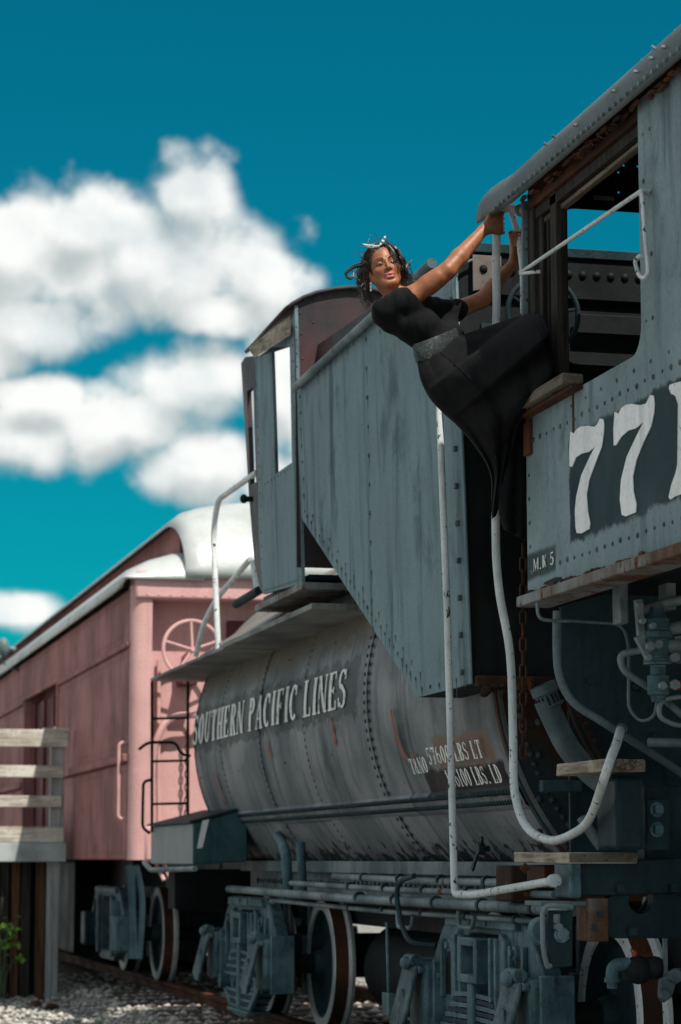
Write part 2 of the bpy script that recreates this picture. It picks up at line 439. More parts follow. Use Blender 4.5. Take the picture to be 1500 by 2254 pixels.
MT['silver'] = weathered('silver_roof_paint', (0.50, 0.52, 0.52), (0.38, 0.41, 0.41), (0.25, 0.28, 0.28), (2, 2, 2), 0.4, 0.04, 0.42, 0.15)
MT['letter'] = weathered('letter_white', (0.78, 0.79, 0.78), (0.66, 0.67, 0.66), (0.25, 0.25, 0.25), (6, 9, 0.6), 0.35, 0.02, 0.6, chip=(0.10, 0.11, 0.11), chipth=0.615)
MT['numeral'] = weathered('numeral_white', (0.82, 0.83, 0.84), (0.76, 0.77, 0.78), (0.26, 0.27, 0.27), (6, 6, 0.22), 0.6, 0.06, 0.5, chip=(0.30, 0.32, 0.32), chipth=0.68)
MT['tyre'] = weathered('worn_wheel_rim', (0.50, 0.52, 0.52), (0.30, 0.33, 0.34), (0.05, 0.06, 0.06), (4, 4, 4), 0.5, 0.12, 0.45, 0.4)
MT['redlead'] = plain('red_lead_streak', (0.30, 0.055, 0.025), 0.7)
MT['planky'] = wood('weathered_plank', (0.34, 0.29, 0.23), (0.10, 0.08, 0.06), 1, 1.0, pale=(0.40, 0.36, 0.30))
MT['plankx'] = wood('platform_plank', (0.52, 0.49, 0.43), (0.25, 0.21, 0.17), 0, 1.0, pale=(0.60, 0.58, 0.53))
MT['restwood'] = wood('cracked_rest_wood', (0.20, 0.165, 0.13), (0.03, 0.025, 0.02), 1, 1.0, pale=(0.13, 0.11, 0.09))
MT['darkwood'] = wood('dark_worn_wood', (0.045, 0.038, 0.032), (0.010, 0.009, 0.008), 2, 1.0)
MT['brownwood'] = wood('brown_post_wood', (0.12, 0.06, 0.03), (0.03, 0.016, 0.01), 2, 0.6)
MT['greypost'] = wood('grey_post_wood', (0.36, 0.36, 0.37), (0.20, 0.20, 0.20), 2, 0.6)
MT['sleeper'] = wood('creosoted_sleeper', (0.075, 0.058, 0.05), (0.02, 0.016, 0.014), 0, 0.8)
MT['fascia'] = plain('teal_fascia_paint', (0.30, 0.34, 0.34), 0.6, vscale=4)

# ------------------------------------------------------------------ ground
def ground():
    m, nt, b = mat_nodes('gravel_ground'); q = NT(nt)
    P = q.n('ShaderNodeTexCoord').outputs['Object']
    vo = q.n('ShaderNodeTexVoronoi'); vo.inputs['Scale'].default_value = 22; q.l(P, vo.inputs['Vector'])
    f = q.noise(P, 3, 4)
    c = q.mix(q.ramp(f, 0.35, 0.65), (0.36, 0.35, 0.32), (0.48, 0.47, 0.44))
    c = q.mix(q.ramp(vo.outputs['Distance'], 0.25, 0.7), c, (0.06, 0.06, 0.055))
    q.l(c, b.inputs['Base Color']); b.inputs['Roughness'].default_value = 0.9
    bp = q.n('ShaderNodeBump'); bp.inputs['Strength'].default_value = 0.8; bp.inputs['Distance'].default_value = 0.03; bp.invert = True
    q.l(vo.outputs['Distance'], bp.inputs['Height']); q.l(bp.outputs[0], b.inputs['Normal'])
    MT['gravel'] = m
    g = MB(); n = 60
    xs = [-1500, -300, -60] + [-20 + 60 * i / 60 for i in range(61)] + [100, 400, 1500]
    ys = [-1000, -200, -40] + [-10 + 60 * i / 60 for i in range(61)] + [100, 400, 2500]
    v = [(x, y, mnoise.noise((x * 0.4, y * 0.4, 0)) * 0.03 - 0.02) for y in ys for x in xs]; k = len(xs)
    g.add(v, [(j * k + i, j * k + i + 1, (j + 1) * k + i + 1, (j + 1) * k + i) for j in range(len(ys) - 1) for i in range(k - 1)])
    tag(g.build('ground', 'gravel'), kind='structure')
    # ballast bed under the track
    b2 = MB(); prof = [(2.75, -0.06), (3.15, 0.075), (6.05, 0.075), (6.5, -0.06)]
    b2.add([(x, y, z) for y in (-12, 60) for (x, z) in prof], [(i, i + 1, i + 5, i + 4) for i in range(3)])
    tag(b2.build('ballast_bed', 'gravel'), kind='structure')
    # loose stones where the picture shows them
    m, nt, b = mat_nodes('ballast_stone'); q = NT(nt)
    P = q.n('ShaderNodeTexCoord').outputs['Object']
    c = q.mix(q.ramp(q.noise(P, 14, 2), 0.35, 0.65), (0.15, 0.145, 0.135), (0.48, 0.46, 0.42))
    q.l(c, b.inputs['Base Color']); b.inputs['Roughness'].default_value = 0.85
    MT['stone'] = m
    rnd = random.Random(4); s = MB()
    base = []
    for (x, y, z) in [(1, 0, 0), (-1, 0, 0), (0, 1, 0), (0, -1, 0), (0, 0, 1), (0, 0, -1), (.6, .6, .5), (-.6, .6, .5), (.6, -.6, .5), (-.6, -.6, .5)]:
        base.append(Vector((x, y, z)))
    fc = [(6, 4, 7), (7, 4, 9), (9, 4, 8), (8, 4, 6), (0, 6, 2), (2, 6, 7), (2, 7, 1), (1, 7, 9), (1, 9, 3), (3, 9, 8), (3, 8, 0), (0, 8, 6), (0, 2, 5), (2, 1, 5), (1, 3, 5), (3, 0, 5)]
    for i in range(9000):
        if i < 6500: x = rnd.uniform(1.0, 4.2)
        else: x = rnd.uniform(4.2, 6.2)
        y = rnd.uniform(14.5, 27)
        if x < 1.9 and y < 19: continue
        z = (0.075 if x > 3.15 else (-0.06 + max(0, (x - 2.75)) / 0.4 * 0.135)) if x > 2.75 else -0.015
        r = rnd.uniform(0.012, 0.036)
        a = rnd.uniform(0, 6.28); ca, sa = math.cos(a), math.sin(a)
        k = (rnd.uniform(.7, 1.3), rnd.uniform(.7, 1.3), rnd.uniform(.5, .9))
        vs = []
        for p in base:
            px, py, pz = p.x * k[0] * r, p.y * k[1] * r, p.z * k[2] * r
            j = rnd.uniform(.85, 1.15)
            vs.append((x + (px * ca - py * sa) * j, y + (px * sa + py * ca) * j, z + pz * j + r * 0.3))
        s.add(vs, fc)
    o = s.build('ballast_stones', 'stone', smooth=False, kind='stuff')
    tag(o, 'loose grey ballast stones around the rails and sleepers', 'gravel')
    # rails and sleepers
    for x, lab in ((XC - 0.7525, 'rusty brown running rail beside the open gravel'), (XC + 0.7525, 'rusty far running rail in the dark under the train')):
        prof = [(-.07, 0.055), (.07, 0.055), (.07, .07), (.012, .085), (.012, .155), (.036, .168), (.036, .198), (.028, .2), (-.028, .2), (-.036, .198), (-.036, .168), (-.012, .155), (-.012, .085), (-.07, .07)]
        r = MB(); r.prism([(x + a, -10, z) for a, z in prof], (0, 70, 0))
        tag(r.build('rail', 'rust', loc=(x, 25, 0.055)), lab, 'rail', 'rails of the track')
    sl = MB(); sl.box(-1.32, 1.32, -0.115, 0.115, -0.10, 0.055)
    s0 = sl.build('sleeper', 'sleeper', bevel=0.012)
    y = 9.0; first = True; rnd = random.Random(8)
    while y < 30:
        o = s0 if first else s0.copy()
        if not first: COL.objects.link(o)
        first = False
        o.location = (XC + rnd.uniform(-.06, .06), y, 0.0 + 0.045); o.rotation_euler.z = rnd.uniform(-.015, .015)
        tag(o, 'dark creosoted wooden sleeper bedded in ballast under the rails', 'sleeper', 'sleepers under the track')
        y += 0.56
    # stray bits on the gravel
    for (px, py, r, c, lab) in ((80, 2212, .05, 'brownwood', 'dark lump lying on the pale gravel'), (116, 2217, .055, 'rust', 'rusty brown stone lying on the pale gravel')):
        p = onz(px, py, 0.02); e = MB(); e.ell((p.x, p.y, .02), (r * 1.2, r, r * .8), 10, 6)
        e.v = [tuple(Vector(q) + mnoise.noise_vector(Vector(q) * 14) * .02) for q in e.v]
        tag(e.build('stone', c, loc=(p.x, p.y, 0)), lab, 'stone')
ground()

# ------------------------------------------------------------------ generic truck (bogie)
def wheel_mb(mb_rim, mb_tread, mb_disc, y, x_out, rad=0.43, side=-1):
    """spoke-less wheel on the rail: rim face towards side, worn tread, flange inside"""
    c = Vector((x_out, y, RH + rad)); ax = (-side, 0, 0)
    mb_rim.lathe(c, ax, [(rad - .075, .012), (rad - .07, 0.0), (rad - .006, 0.0), (rad, .006)], 48)
    mb_tread.lathe(c, ax, [(rad, .006), (rad + .001, .095)], 48)
    mb_rim.lathe(c, ax, [(rad + .001, .095), (rad + .012, .105), (rad + .028, .112), (rad + .028, .132), (rad + .01, .14), (rad - .075, .14)], 48)
    mb_disc.lathe(c, ax, [(.09, -.02), (.1, .02), (.16, .05), (rad - .12, .055), (rad - .075, .012)], 40)
    mb_disc.lathe(c, ax, [(.001, -.05), (.075, -.05), (.09, -.02)], 24)
    mb_disc.lathe(c, ax, [(rad - .075, .14), (.1, .13), (.08, .16)], 40)

def add_wheel(parent, y, x_out, side=-1, rad=0.43, rim='tyre'):
    a, b, c = MB(), MB(), MB(); wheel_mb(a, b, c, y, x_out, rad, side)
    w = c.build('wheel', 'dark', parent)
    a.build('rim', rim, w); b.build('tread', 'rust', w)
    return w

def truck(thing, y1, y2, detail=True, xf=3.47, mat='blueiron', rims='tyre'):
    """two-axle truck: cast side frame with bolster and springs between two lidded journal boxes"""
    yc = (y1 + y2) / 2
    bol = MB(); bol.box(xf + .13, 2 * XC - xf - .13, yc - .17, yc + .17, 0.50, 0.80)
    tr = bol.build('truck', 'dark', thing, bevel=.01)
    zt = 1.06
    # side frame: arch bar polygon with a spring window, drawn in (y, z)
    def frame(x, dx, near):
        hw = (y2 - y1) / 2
        outer = [(-hw - .06, .72), (-hw - .04, .82), (-hw * .86, .97), (-hw * .68, zt), (hw * .68, zt), (hw * .86, .97), (hw + .04, .82), (hw + .06, .72),
                 (hw + .05, .62), (hw - .16, .60), (hw * .60, .44), (hw * .42, .36), (-hw * .42, .36), (-hw * .60, .44), (-hw + .16, .60), (-hw - .05, .62)]
        inner = [(-hw * .34, .50), (-hw * .34, .91), (-hw * .28, .97), (hw * .28, .97), (hw * .34, .91), (hw * .34, .50), (hw * .30, .44), (-hw * .30, .44)]
        win2 = None
        mb = MB()
        # ring between the outer outline and the window, as quads
        def samp(poly, n):
            seg = []; tot = 0
            for i in range(len(poly)):
                a = Vector((*poly[i], 0)); b = Vector((*poly[(i + 1) % len(poly)], 0)); seg.append((a, b, (b - a).length)); tot += (b - a).length
            return seg, tot
        ctr = Vector((0, .68, 0))
        def hit(poly, ang):
            d = Vector((math.cos(ang), math.sin(ang), 0)); best = None
            for i in range(len(poly)):
                a = Vector((*poly[i], 0)) - ctr; b = Vector((*poly[(i + 1) % len(poly)], 0)) - ctr
                e = b - a; den = d.x * e.y - d.y * e.x
                if abs(den) < 1e-9: continue
                t = (a.x * e.y - a.y * e.x) / den; s_ = (a.x * d.y - a.y * d.x) / den
                if t > 0 and -1e-6 <= s_ <= 1 + 1e-6: best = t if best is None else max(best, t)
            return ctr + d * best
        angs = sorted(set([round(math.atan2(p[1] - .68, p[0]), 5) for p in outer + inner] + [round(2 * math.pi * i / 32 - math.pi + .01, 5) for i in range(32)]))
        n = len(angs); v = []
        for xx in (x, x + dx):
            for a in angs:
                for poly in (outer, inner):
                    p = hit(poly, a); v.append((xx, yc + p.x, p.y))
        f = []
        for i in range(n):
            j = (i + 1) % n
            f.append((2 * i, 2 * i + 1, 2 * j + 1, 2 * j)); o = 2 * n
            f.append((o + 2 * i, o + 2 * j, o + 2 * j + 1, o + 2 * i + 1))
            f.append((2 * i, 2 * j, o + 2 * j, o + 2 * i)); f.append((2 * i + 1, o + 2 * i + 1, o + 2 * j + 1, 2 * j + 1))
        mb.add(v, f)
        sf = mb.build('side_frame', mat, tr, bevel=.012)
        if near:
            rib = MB()
            for s in (-1, 1):
                rib.prism([(x - .035, yc + s * hw * .40, .40), (x - .035, yc + s * hw * .50, .42), (x - .035, yc + s * hw * .50, .95), (x - .035, yc + s * hw * .40, .985)], (.04, 0, 0))
            rib.prism([(x - .03, yc - hw * .68, zt - .06), (x - .03, yc + hw * .68, zt - .06), (x - .03, yc + hw * .66, zt - .005), (x - .03, yc - hw * .66, zt - .005)], (.035, 0, 0))
            rib.build('frame_rib', mat, sf, bevel=.008)
            for s3 in (-1, 1):
                c_ = s3 * hw * .66; rc = MB(); rc.prism([(x - .003, yc + c_ + a * .085, .75 + b * .12) for a, b in ((-1, -.8), (1, -.8), (1, .5), (.55, 1), (-.55, 1), (-1, .5))], (.0025, 0, 0)); rc.build('painted_recess_shade', 'black', sf, smooth=False)  # flat black plates paint the shade inside the frame openings
                for a in (-1, 1):
                    lp = MB(); lp.box(x - .028, x, yc + c_ + a * .10 - .012, yc + c_ + a * .10 + .012, .64, .93); lp.build('frame_rib', mat, sf, bevel=.006)
        return sf
    frame(xf, .09, True)
    if detail: frame(2 * XC - xf - .09, .09, False)
    if detail:
        hw = (y2 - y1) / 2
        # bolster end box in the window
        be = MB()
        x0 = xf - .09
        for (a0, a1, b0, b1) in ((yc - .16, yc - .11, .74, .955), (yc + .11, yc + .16, .74, .955), (yc - .11, yc + .11, .74, .78), (yc - .11, yc + .11, .915, .955)):
            be.box(x0, xf + .2, a0, a1, b0, b1)
        be.build('bolster_end', mat, tr, bevel=.006)
        # leaf springs, each leaf its own piece
        for tier in range(2):
            for i in range(7):
                L_ = (.30 + .045 * i) if tier == 0 else (.54 - .05 * i)
                zz = (.685 - .027 * i) if tier == 0 else (.40 - .026 * i)
                sag = 0.02
                lf = MB(); w0, w1 = xf - .06, xf + .07
                pts = [(yc + L_ * t, zz - .007 * (1 - t * t) * (1 if tier == 1 else -1) - (.02 if tier == 0 else 0)) for t in [k / 5 - 1 for k in range(11)]]
                vv = []
                for (yy, z_) in pts:
                    vv += [(w0, yy, z_), (w1, yy, z_), (w1, yy, z_ + .02), (w0, yy, z_ + .02)]
                ff = [(0, 1, 2, 3), (40, 43, 42, 41)]
                for k in range(10):
                    for e in range(4): ff.append((4 * k + e, 4 * k + 4 + e, 4 * k + 4 + (e + 1) % 4, 4 * k + (e + 1) % 4))
                lf.add(vv, ff); lf.build('spring_leaf', 'dark' if i % 2 else mat, tr)
        for dy in (-hw * .34, hw * .34):
            for s2 in (-1, 1):
                cg = MB(); cg.box(xf - .055, xf + .0, yc + dy + s2 * .045 - .012, yc + dy + s2 * .045 + .012, .46, .96); cg.build('column_guide', mat, tr, bevel=.006)
        for dy, z_ in ((-hw * .62, .90), (hw * .62, .90), (-hw * .15, 1.03), (hw * .15, 1.03), (-hw * .80, .74), (hw * .80, .74)):
            bs = MB(); bs.lathe((xf, yc + dy, z_), (-1, 0, 0), [(.034, 0), (.032, .02), (.018, .024), (.018, .04), (.001, .042)], 14); bs.build('boss', mat, tr)
        bd = MB(); bd.box(xf - .075, xf + .08, yc - .05, yc + .05, .30, .74); bd.build('spring_band', mat, tr, bevel=.01)
        pl = MB(); pl.box(xf - .08, xf + .09, yc - .36, yc + .36, .26, .285); pl.build('spring_plank', mat, tr, bevel=.006)
        for s2 in (-1, 1):
            br = MB(); br.bar((xf - .05, yc + s2 * (hw + .02), .60), (xf - .05, yc + s2 * .34, .30), .03, .05); br.build('tie_bar', mat, tr, bevel=.006)
        ey = MB(); ey.cyl((xf - .1, yc + hw * .60, .46), (xf + .08, yc + hw * .60, .46), .055, 16); ey.build('spring_eye', mat, tr)
    # journal boxes with hinged lids
    for yy in (y1, y2):
        jb = MB(); jb.box(xf - .10, xf + .12, yy - .15, yy + .15, .46, .80)
        j = jb.build('journal_box', mat, tr, bevel=.025)
        if detail:
            ld = MB()
            # lid leans outwards towards its foot
            pts = [(xf - .115, yy - .12, .79), (xf - .115, yy + .12, .79), (xf - .19, yy + .13, .50), (xf - .175, yy + .05, .44), (xf - .175, yy - .05, .44), (xf - .19, yy - .13, .50)]
            ld.prism(pts, (-.028, 0, -.006))
            l = ld.build('journal_lid', 'lid', j, bevel=.01)
            em = MB(); em.ell((xf - .185, yy, .60), (.016, .06, .075), 14, 8); em.build('lid_emblem', 'lid', l)
            for s2 in (-1, 1):
                bo = MB(); bo.nut((xf - .10, yy + s2 * .125, .77), (-1, 0, 0), .02, .025); bo.build('box_bolt', mat, j, bevel=.003)
                fg = MB(); fg.box(xf - .06, xf + .1, yy + s2 * .165 - .014, yy + s2 * .165 + .014, .44, .82); fg.build('box_flange', mat, j, bevel=.006)
            hg = MB(); hg.cyl((xf - .12, yy - .08, .815), (xf - .12, yy + .08, .815), .032, 14); hg.ell((xf - .155, yy, .80), (.03, .06, .035)); hg.build('lid_hinge', mat, j)
    for yy in (y1, y2):
        ax = MB(); ax.cyl((xf, yy, RH + .43), (2 * XC - xf, yy, RH + .43), .065, 14); ax.build('axle', 'black', tr)
    for yy in (y1, y2):
        add_wheel(tr, yy, XC - .7525 - .06, -1, .43, rims)
        add_wheel(tr, yy, XC + .7525 + .06, 1)
    # brake rigging: hangers and shoes
    for yy, s in ((y1, 1), (y2, -1)):
        sh = MB(); cy = yy + s * .50
        sh.prism([(3.78, cy - .03, .80), (3.78, cy + .03, .80), (3.78, cy + .035, .42), (3.78, cy - .03, .40)], (.09, 0, 0))
        sh.bar((3.83, cy, .8), (3.83, cy, 1.02), .03, .05, (0, 1, 0)); sh.build('brake_hanger', mat, tr, bevel=.005)
    return tr
# ------------------------------------------------------------------ serif lettering as flat strokes
def glyph(ch):
    """list of quad strips [(l0, r0), (l1, r1) ...] in a cell of height 1; returns (strips, width)"""
    S = []
    def bar(x0, x1, y0, y1, n=4): S.append([((x0, y0 + (y1 - y0) * i / n), (x1, y0 + (y1 - y0) * i / n)) for i in range(n + 1)])
    def stem(x, w=.21, y0=0, y1=1, srf=True):
        bar(x, x + w, y0, y1)
        if srf:
            bar(x - .06, x + w + .06, y0, y0 + .055, 1); bar(x - .06, x + w + .06, y1 - .055, y1, 1)
    def dg(x0, y0, x1, y1, w, n=4): S.append([((x0 + (x1 - x0) * i / n, y0 + (y1 - y0) * i / n), (x0 + w + (x1 - x0) * i / n, y0 + (y1 - y0) * i / n)) for i in range(n + 1)])
    def arc(cx, cy, rx, ry, a0, a1, ts=.21, tt=.085, n=14):
        st = []
        for i in range(n + 1):
            a = R(a0 + (a1 - a0) * i / n); c, s = math.cos(a), math.sin(a)
            st.append(((cx + rx * c, cy + ry * s), (cx + (rx - ts) * c, cy + (ry - tt) * s)))
        S.append(st)
    w = .66
    if ch == 'T':
        stem(.25); bar(.0, .66, .93, 1, 1); dg(0, .78, .0, .95, .07, 2); dg(.59, .78, .59, .95, .07, 2)
    elif ch == 'H': stem(.06); stem(.44); bar(.2, .46, .47, .53, 1)
    elif ch in 'EFL':
        stem(.06)
        if ch != 'L': bar(.2, .58, .94, 1, 1); dg(.52, .8, .52, .96, .07, 2); bar(.2, .44, .48, .54, 1); dg(.4, .42, .4, .6, .06, 2)
        if ch != 'F': bar(.2, .6, 0, .06, 1); dg(.55, .04, .55, .24, .07, 2)
    elif ch in 'PRB':
        stem(.06); arc(.3, .75, .30, .25, -90, 90); bar(.2, .32, .94, 1, 1); bar(.2, .32, .5, .56, 1)
        if ch == 'R': dg(.46, .0, .28, .5, .18); bar(.40, .70, 0, .05, 1)
        if ch == 'B': arc(.32, .27, .33, .27, -90, 90); bar(.2, .34, 0, .06, 1)
    elif ch == 'D': stem(.06); arc(.22, .5, .44, .5, -90, 90)
    elif ch == 'N': stem(.04, .08); stem(.56, .08); dg(.46, 0, .02, 1, .18); w = .70
    elif ch == 'O' or ch == '0': arc(.33, .5, .33, .5, 0, 360, .21, .085, 24)
    elif ch == 'C': arc(.35, .5, .35, .5, 50, 310, .21, .085, 20); dg(.52, .68, .52, .95, .08, 2)
    elif ch == 'U': stem(.06, .16, .3, 1, False); bar(0, .28, .945, 1, 1); stem(.5, .08, .3, 1, False); bar(.44, .64, .945, 1, 1); arc(.32, .3, .26, .3, 180, 360, .14, .08)
    elif ch == 'A': dg(.02, 0, .28, 1, .08); dg(.44, 0, .24, 1, .19); bar(.14, .52, .28, .34, 1); bar(-.03, .18, 0, .05, 1); bar(.38, .70, 0, .05, 1)
    elif ch == 'I': stem(.08); w = .36
    elif ch == 'S': arc(.31, .73, .27, .27, 30, 250, .14, .07); arc(.31, .27, .28, .27, -150, 75, .15, .07); dg(.50, .72, .50, .97, .07, 2); dg(.02, .04, .02, .28, .07, 2); dg(.40, .38, .10, .62, .2, 2); w = .62
    elif ch == 'M': stem(.03, .07); stem(.68, .14); dg(.34, 0, .05, 1, .14); dg(.34, 0, .66, 1, .07); w = .88
    elif ch == 'K': stem(.06); dg(.22, .42, .54, 1, .08); dg(.46, 0, .24, .6, .18); bar(.4, .7, 0, .05, 1)
    elif ch == '5': bar(.12, .54, .9, 1, 1); dg(.1, .5, .12, .95, .07); arc(.29, .32, .31, .32, -150, 130, .16, .07); 
    elif ch == '7': bar(.06, .6, .86, 1, 1); dg(.2, 0, .44, .9, .17); dg(.04, .74, .04, 1, .07, 2)
    elif ch == '6': arc(.33, .3, .32, .3, 0, 360, .16, .06, 20); arc(.42, .5, .41, .5, 95, 200, .17, .06)
    elif ch == '1': stem(.12, .17); dg(.02, .8, .12, .95, .1, 2); w = .46
    elif ch == '&': arc(.28, .74, .2, .25, 0, 360, .11, .06, 16); arc(.28, .27, .28, .27, 60, 330, .15, .06); dg(.46, 0, .16, .7, .16)
    elif ch == '.': bar(.08, .24, 0, .13, 1); w = .32
    elif ch == "'": bar(.06, .16, .7, 1, 1); w = .22
    elif ch == ' ': w = .34
    return S, w + .12

def lettering(text, place, h, width, mat, parent):
    """place(u, v) -> 3-D point, u metres along the line, v metres up; stretched to width; one object per letter"""
    adv = []; x = 0
    for ch in text:
        g, w = glyph(ch); adv.append((g, x)); x += w
    k = width / x
    for g, x0 in adv:
        if not g: continue
        mb = MB()
        for st in g:
            v = []
            for a, b in st: v += [place((x0 + a[0]) * k, a[1] * h), place((x0 + b[0]) * k, b[1] * h)]
            mb.add(v, [(2 * i, 2 * i + 1, 2 * i + 3, 2 * i + 2) for i in range(len(st) - 1)])
        mb.build('letter', mat, parent, smooth=False)

# ------------------------------------------------------------------ red baggage car
def baggage_car():
    Y0, Y1 = 20.4, 40.0
    car = empty('baggage_car', (XC, 30, RH), 'faded red railway baggage car with silver clerestory roof behind the tender', 'railway car')
    b = MB(); b.box(XS + .03, 6.1, Y0 + .26, 25.45, 1.32, 3.62); b.box(XS + .2, 6.1, 25.45, 28.5, 1.32, 3.62); b.box(XS + .03, 6.1, 28.5, Y1, 1.32, 3.62)
    body = b.build('body', 'redside', car)
    # side panels, three rows, each plate its own piece
    cols = [Y0 + .12, 21.9, 23.7, 25.45, 28.5, 30.3, 32.2, 34.2, 36.2, 38.2, Y1]
    rows = [(1.32, 2.13), (2.21, 3.10), (3.15, 3.60)]
    for i in range(len(cols) - 1):
        for (z0, z1) in rows:
            if abs(cols[i] - 25.45) < .01:
                if z0 < 3.1: continue
            p = MB(); p.box(XS, XS + .028, cols[i] + .006, cols[i + 1] - .006, z0 + .005, z1 - .005)
            p.build('panel', 'redside', body, bevel=.004)
    rv = MB()
    for z in (1.38, 2.06, 2.28, 3.04, 3.22, 3.54):
        y = Y0 + .2
        while y < 31:
            if not (25.3 < y < 28.6 and z < 3.2): rv.dome((XS, y, z), (-1, 0, 0), .011, n=6)
            y += .16
    rv.build('rivets', 'redside', body, kind='stuff')
    for z, h, d in ((2.17, .07, .05), (3.125, .045, .03)):
        r = MB(); r.box(XS - d, XS + .03, Y0 + .12, 25.4, z - h / 2, z + h / 2); r.build('belt_rail', 'redside', body, bevel=.01)
        r = MB(); r.box(XS - d, XS + .03, 28.55, Y1, z - h / 2, z + h / 2); r.build('belt_rail', 'redside', body, bevel=.01)
    # sliding door, recessed, of upright boards
    for k in range(10):
        y = 25.5 + k * .30
        p = MB(); p.box(XS + .10 - (.03 if k % 3 == 0 else 0), XS + .2, y + .008, y + .29, 1.34, 3.08); p.build('door_board', 'reddoor', body, bevel=.006)
    for y in (25.42, 28.53):
        jm = MB(); jm.box(XS - .02, XS + .12, y - .04, y + .04, 1.34, 3.12); jm.build('door_jamb', 'redside', body, bevel=.006)
    gr = MB(); gr.box(XS + .06, XS + .1, 25.9, 26.3, 2.5, 2.72); gr.build('door_notice', 'numeral', body)
    # end: rounded corner post, header hood, recessed end sheet
    c = MB()
    prof = [(XS, Y0 + .14)] + [(XS + .10 - .10 * math.cos(a), Y0 + .10 - .10 * math.sin(a)) for a in [R(10 * i) for i in range(0, 10)]] + [(XS + .17, Y0), (XS + .17, Y0 + .26), (XS + .01, Y0 + .26)]
    c.prism([(x, y, 1.32) for x, y in prof], (0, 0, 2.30)); c.build('corner_post', 'redend', body)
    c2 = MB(); c2.prism([(9.2 - x, y, 1.32) for x, y in prof], (0, 0, 2.30)); c2.build('corner_post', 'redend', body)
    h = MB(); h.box(XS + .02, 6.08, Y0 - .03, Y0 + .27, 3.50, 3.74); hd = h.build('end_header', 'redend', body, bevel=.02)
    rv = MB()
    for i in range(28): rv.dome((XS + .12 + i * .1, Y0 - .03, 3.535), (0, -1, 0), .011, n=6)
    rv.build('rivets', 'redend', hd, kind='stuff')
    e = MB(); e.box(XS + .1, 6.0, Y0 + .24, Y0 + .30, 1.32, 3.55); e.build('end_sheet', 'redend', body)
    d = MB(); d.box(3.95, 5.25, Y0 + .18, Y0 + .26, 1.34, 3.35); d.build('end_door', 'reddoor', body, bevel=.01)
    for x0 in (3.30, 3.36):
        pp = MB(); pp.tube(round_path([(x0, Y0 + .2, 3.0), (x0, Y0 + .16, 1.9), (x0 + .02, Y0 + .16, 1.35), (x0 + .1, Y0 + .05, 1.15)], .1), .018, 8); pp.build('end_pipe', 'redend', body)
    # the big curve-topped buffer frame round the end door
    fr = MB(); fr.tube(round_path([(3.30, Y0 + .1, 1.35), (3.30, Y0 + .1, 2.25), (3.42, Y0 + .1, 2.52), (3.9, Y0 + .1, 2.55)], .25, 8), .03, 8); fr.build('end_frame', 'redend', body)
    # hand brake wheel standing off the end
    wc = Vector((3.60, Y0 - .08, 3.07)); ax = Vector((0.05, -1, .12)).normalized(); u = Vector((1, 0, 0)); u = (u - ax * u.dot(ax)).normalized(); w = ax.cross(u)
    bw = MB(); bw.tube(arc_pts(wc, u, w, .25, 0, 2 * math.pi, 40)[:-1], .016, 8, closed=True)
    hw = bw.build('brake_wheel', 'redend', body)
    sp = MB()
    for k in range(5):
        a = R(72 * k + 20); sp.tube([wc, wc + (u * math.cos(a) + w * math.sin(a)) * .25 + ax * -.0], .012, 8)
    sp.cyl(wc + ax * .03, wc - ax * .4, .02, 10); sp.build('spoke', 'redend', hw)
    bk = MB(); bk.box(3.52, 3.66, Y0 + .0, Y0 + .26, 2.78, 2.92); bk.build('brake_bracket', 'reddoor', body, bevel=.01)
    # grab irons
    for (x, y, z0, z1) in ((XS - .07, Y0 + .10, 1.66, 2.30),):
        p = MB(); p.tube(round_path([(x + .09, y + .1, z1), (x, y + .1, z1), (x, y + .1, z0), (x + .09, y + .1, z0)], .05), .014, 8); p.build('grab_iron', 'redend', body)
    for i in range(16):
        p = MB(); z = 2.42 - i * .055; cc = Vector((3.60, Y0 + .14, z)); uu = Vector((1, 0, 0)) if i % 2 else Vector((0, 1, 0))
        p.tube([cc + uu * (.016 * math.cos(a)) + Vector((0, 0, .036 * math.sin(a))) for a in [2 * math.pi * k / 8 for k in range(8)]], .007, 6, closed=True)
        p.build('chain_link', 'rust', body)
    sb = MB(); sb.box(XS + .12, XS + .34, Y0 - .02, Y0 + .12, 1.30, 1.60); sb.build('end_bracket', 'redend', body, bevel=.03)
    # roof: lower deck, clerestory wall, upper deck; both noses turn down to the header
    def deck(prof, ya, name, nose, zlow, col='silver', th=.02):
        m = MB(); sec = []
        for k in range(13):
            t = k / 12 * math.pi / 2
            sec.append((ya + nose * (1 - math.sin(t)), [(x, zlow + (z - zlow) * (1 - (1 - math.sin(math.pi / 2 - t)) ) if True else z) for x, z in prof]))
        sec = [(ya + nose * (1 - math.sin(k / 12 * math.pi / 2)), math.cos(k / 12 * math.pi / 2)) for k in range(13)]
        sec = [(Y1, 1.0)] + sec; n = len(prof); v = []
        for (y, kz) in sec: v += [(x, y, zlow + (z - zlow) * kz) for x, z in prof]
        m.add(v, [(j * n + i, j * n + i + 1, (j + 1) * n + i + 1, (j + 1) * n + i) for j in range(len(sec) - 1) for i in range(n - 1)])
        o = m.build(name, col, body); s = o.modifiers.new('thick', 'SOLIDIFY'); s.thickness = th; s.offset = -1; return o
    low = [(XS - .07, 3.60), (XS - .06, 3.68), (XS + .02, 3.77), (XS + .2, 3.86), (XS + .4, 3.92), (XS + .60, 3.95)]
    deck(low, Y0 - .05, 'lower_roof', .55, 3.66)
    deck([(9.2 - x, z) for x, z in low][::-1], Y0 - .05, 'lower_roof', .55, 3.66)
    top = [(XS + .44 + 2.12 * i / 16, 4.24 + .24 * math.sqrt(max(0, 1 - ((i - 8) / 8) ** 2)) ** 1.0) for i in range(17)]
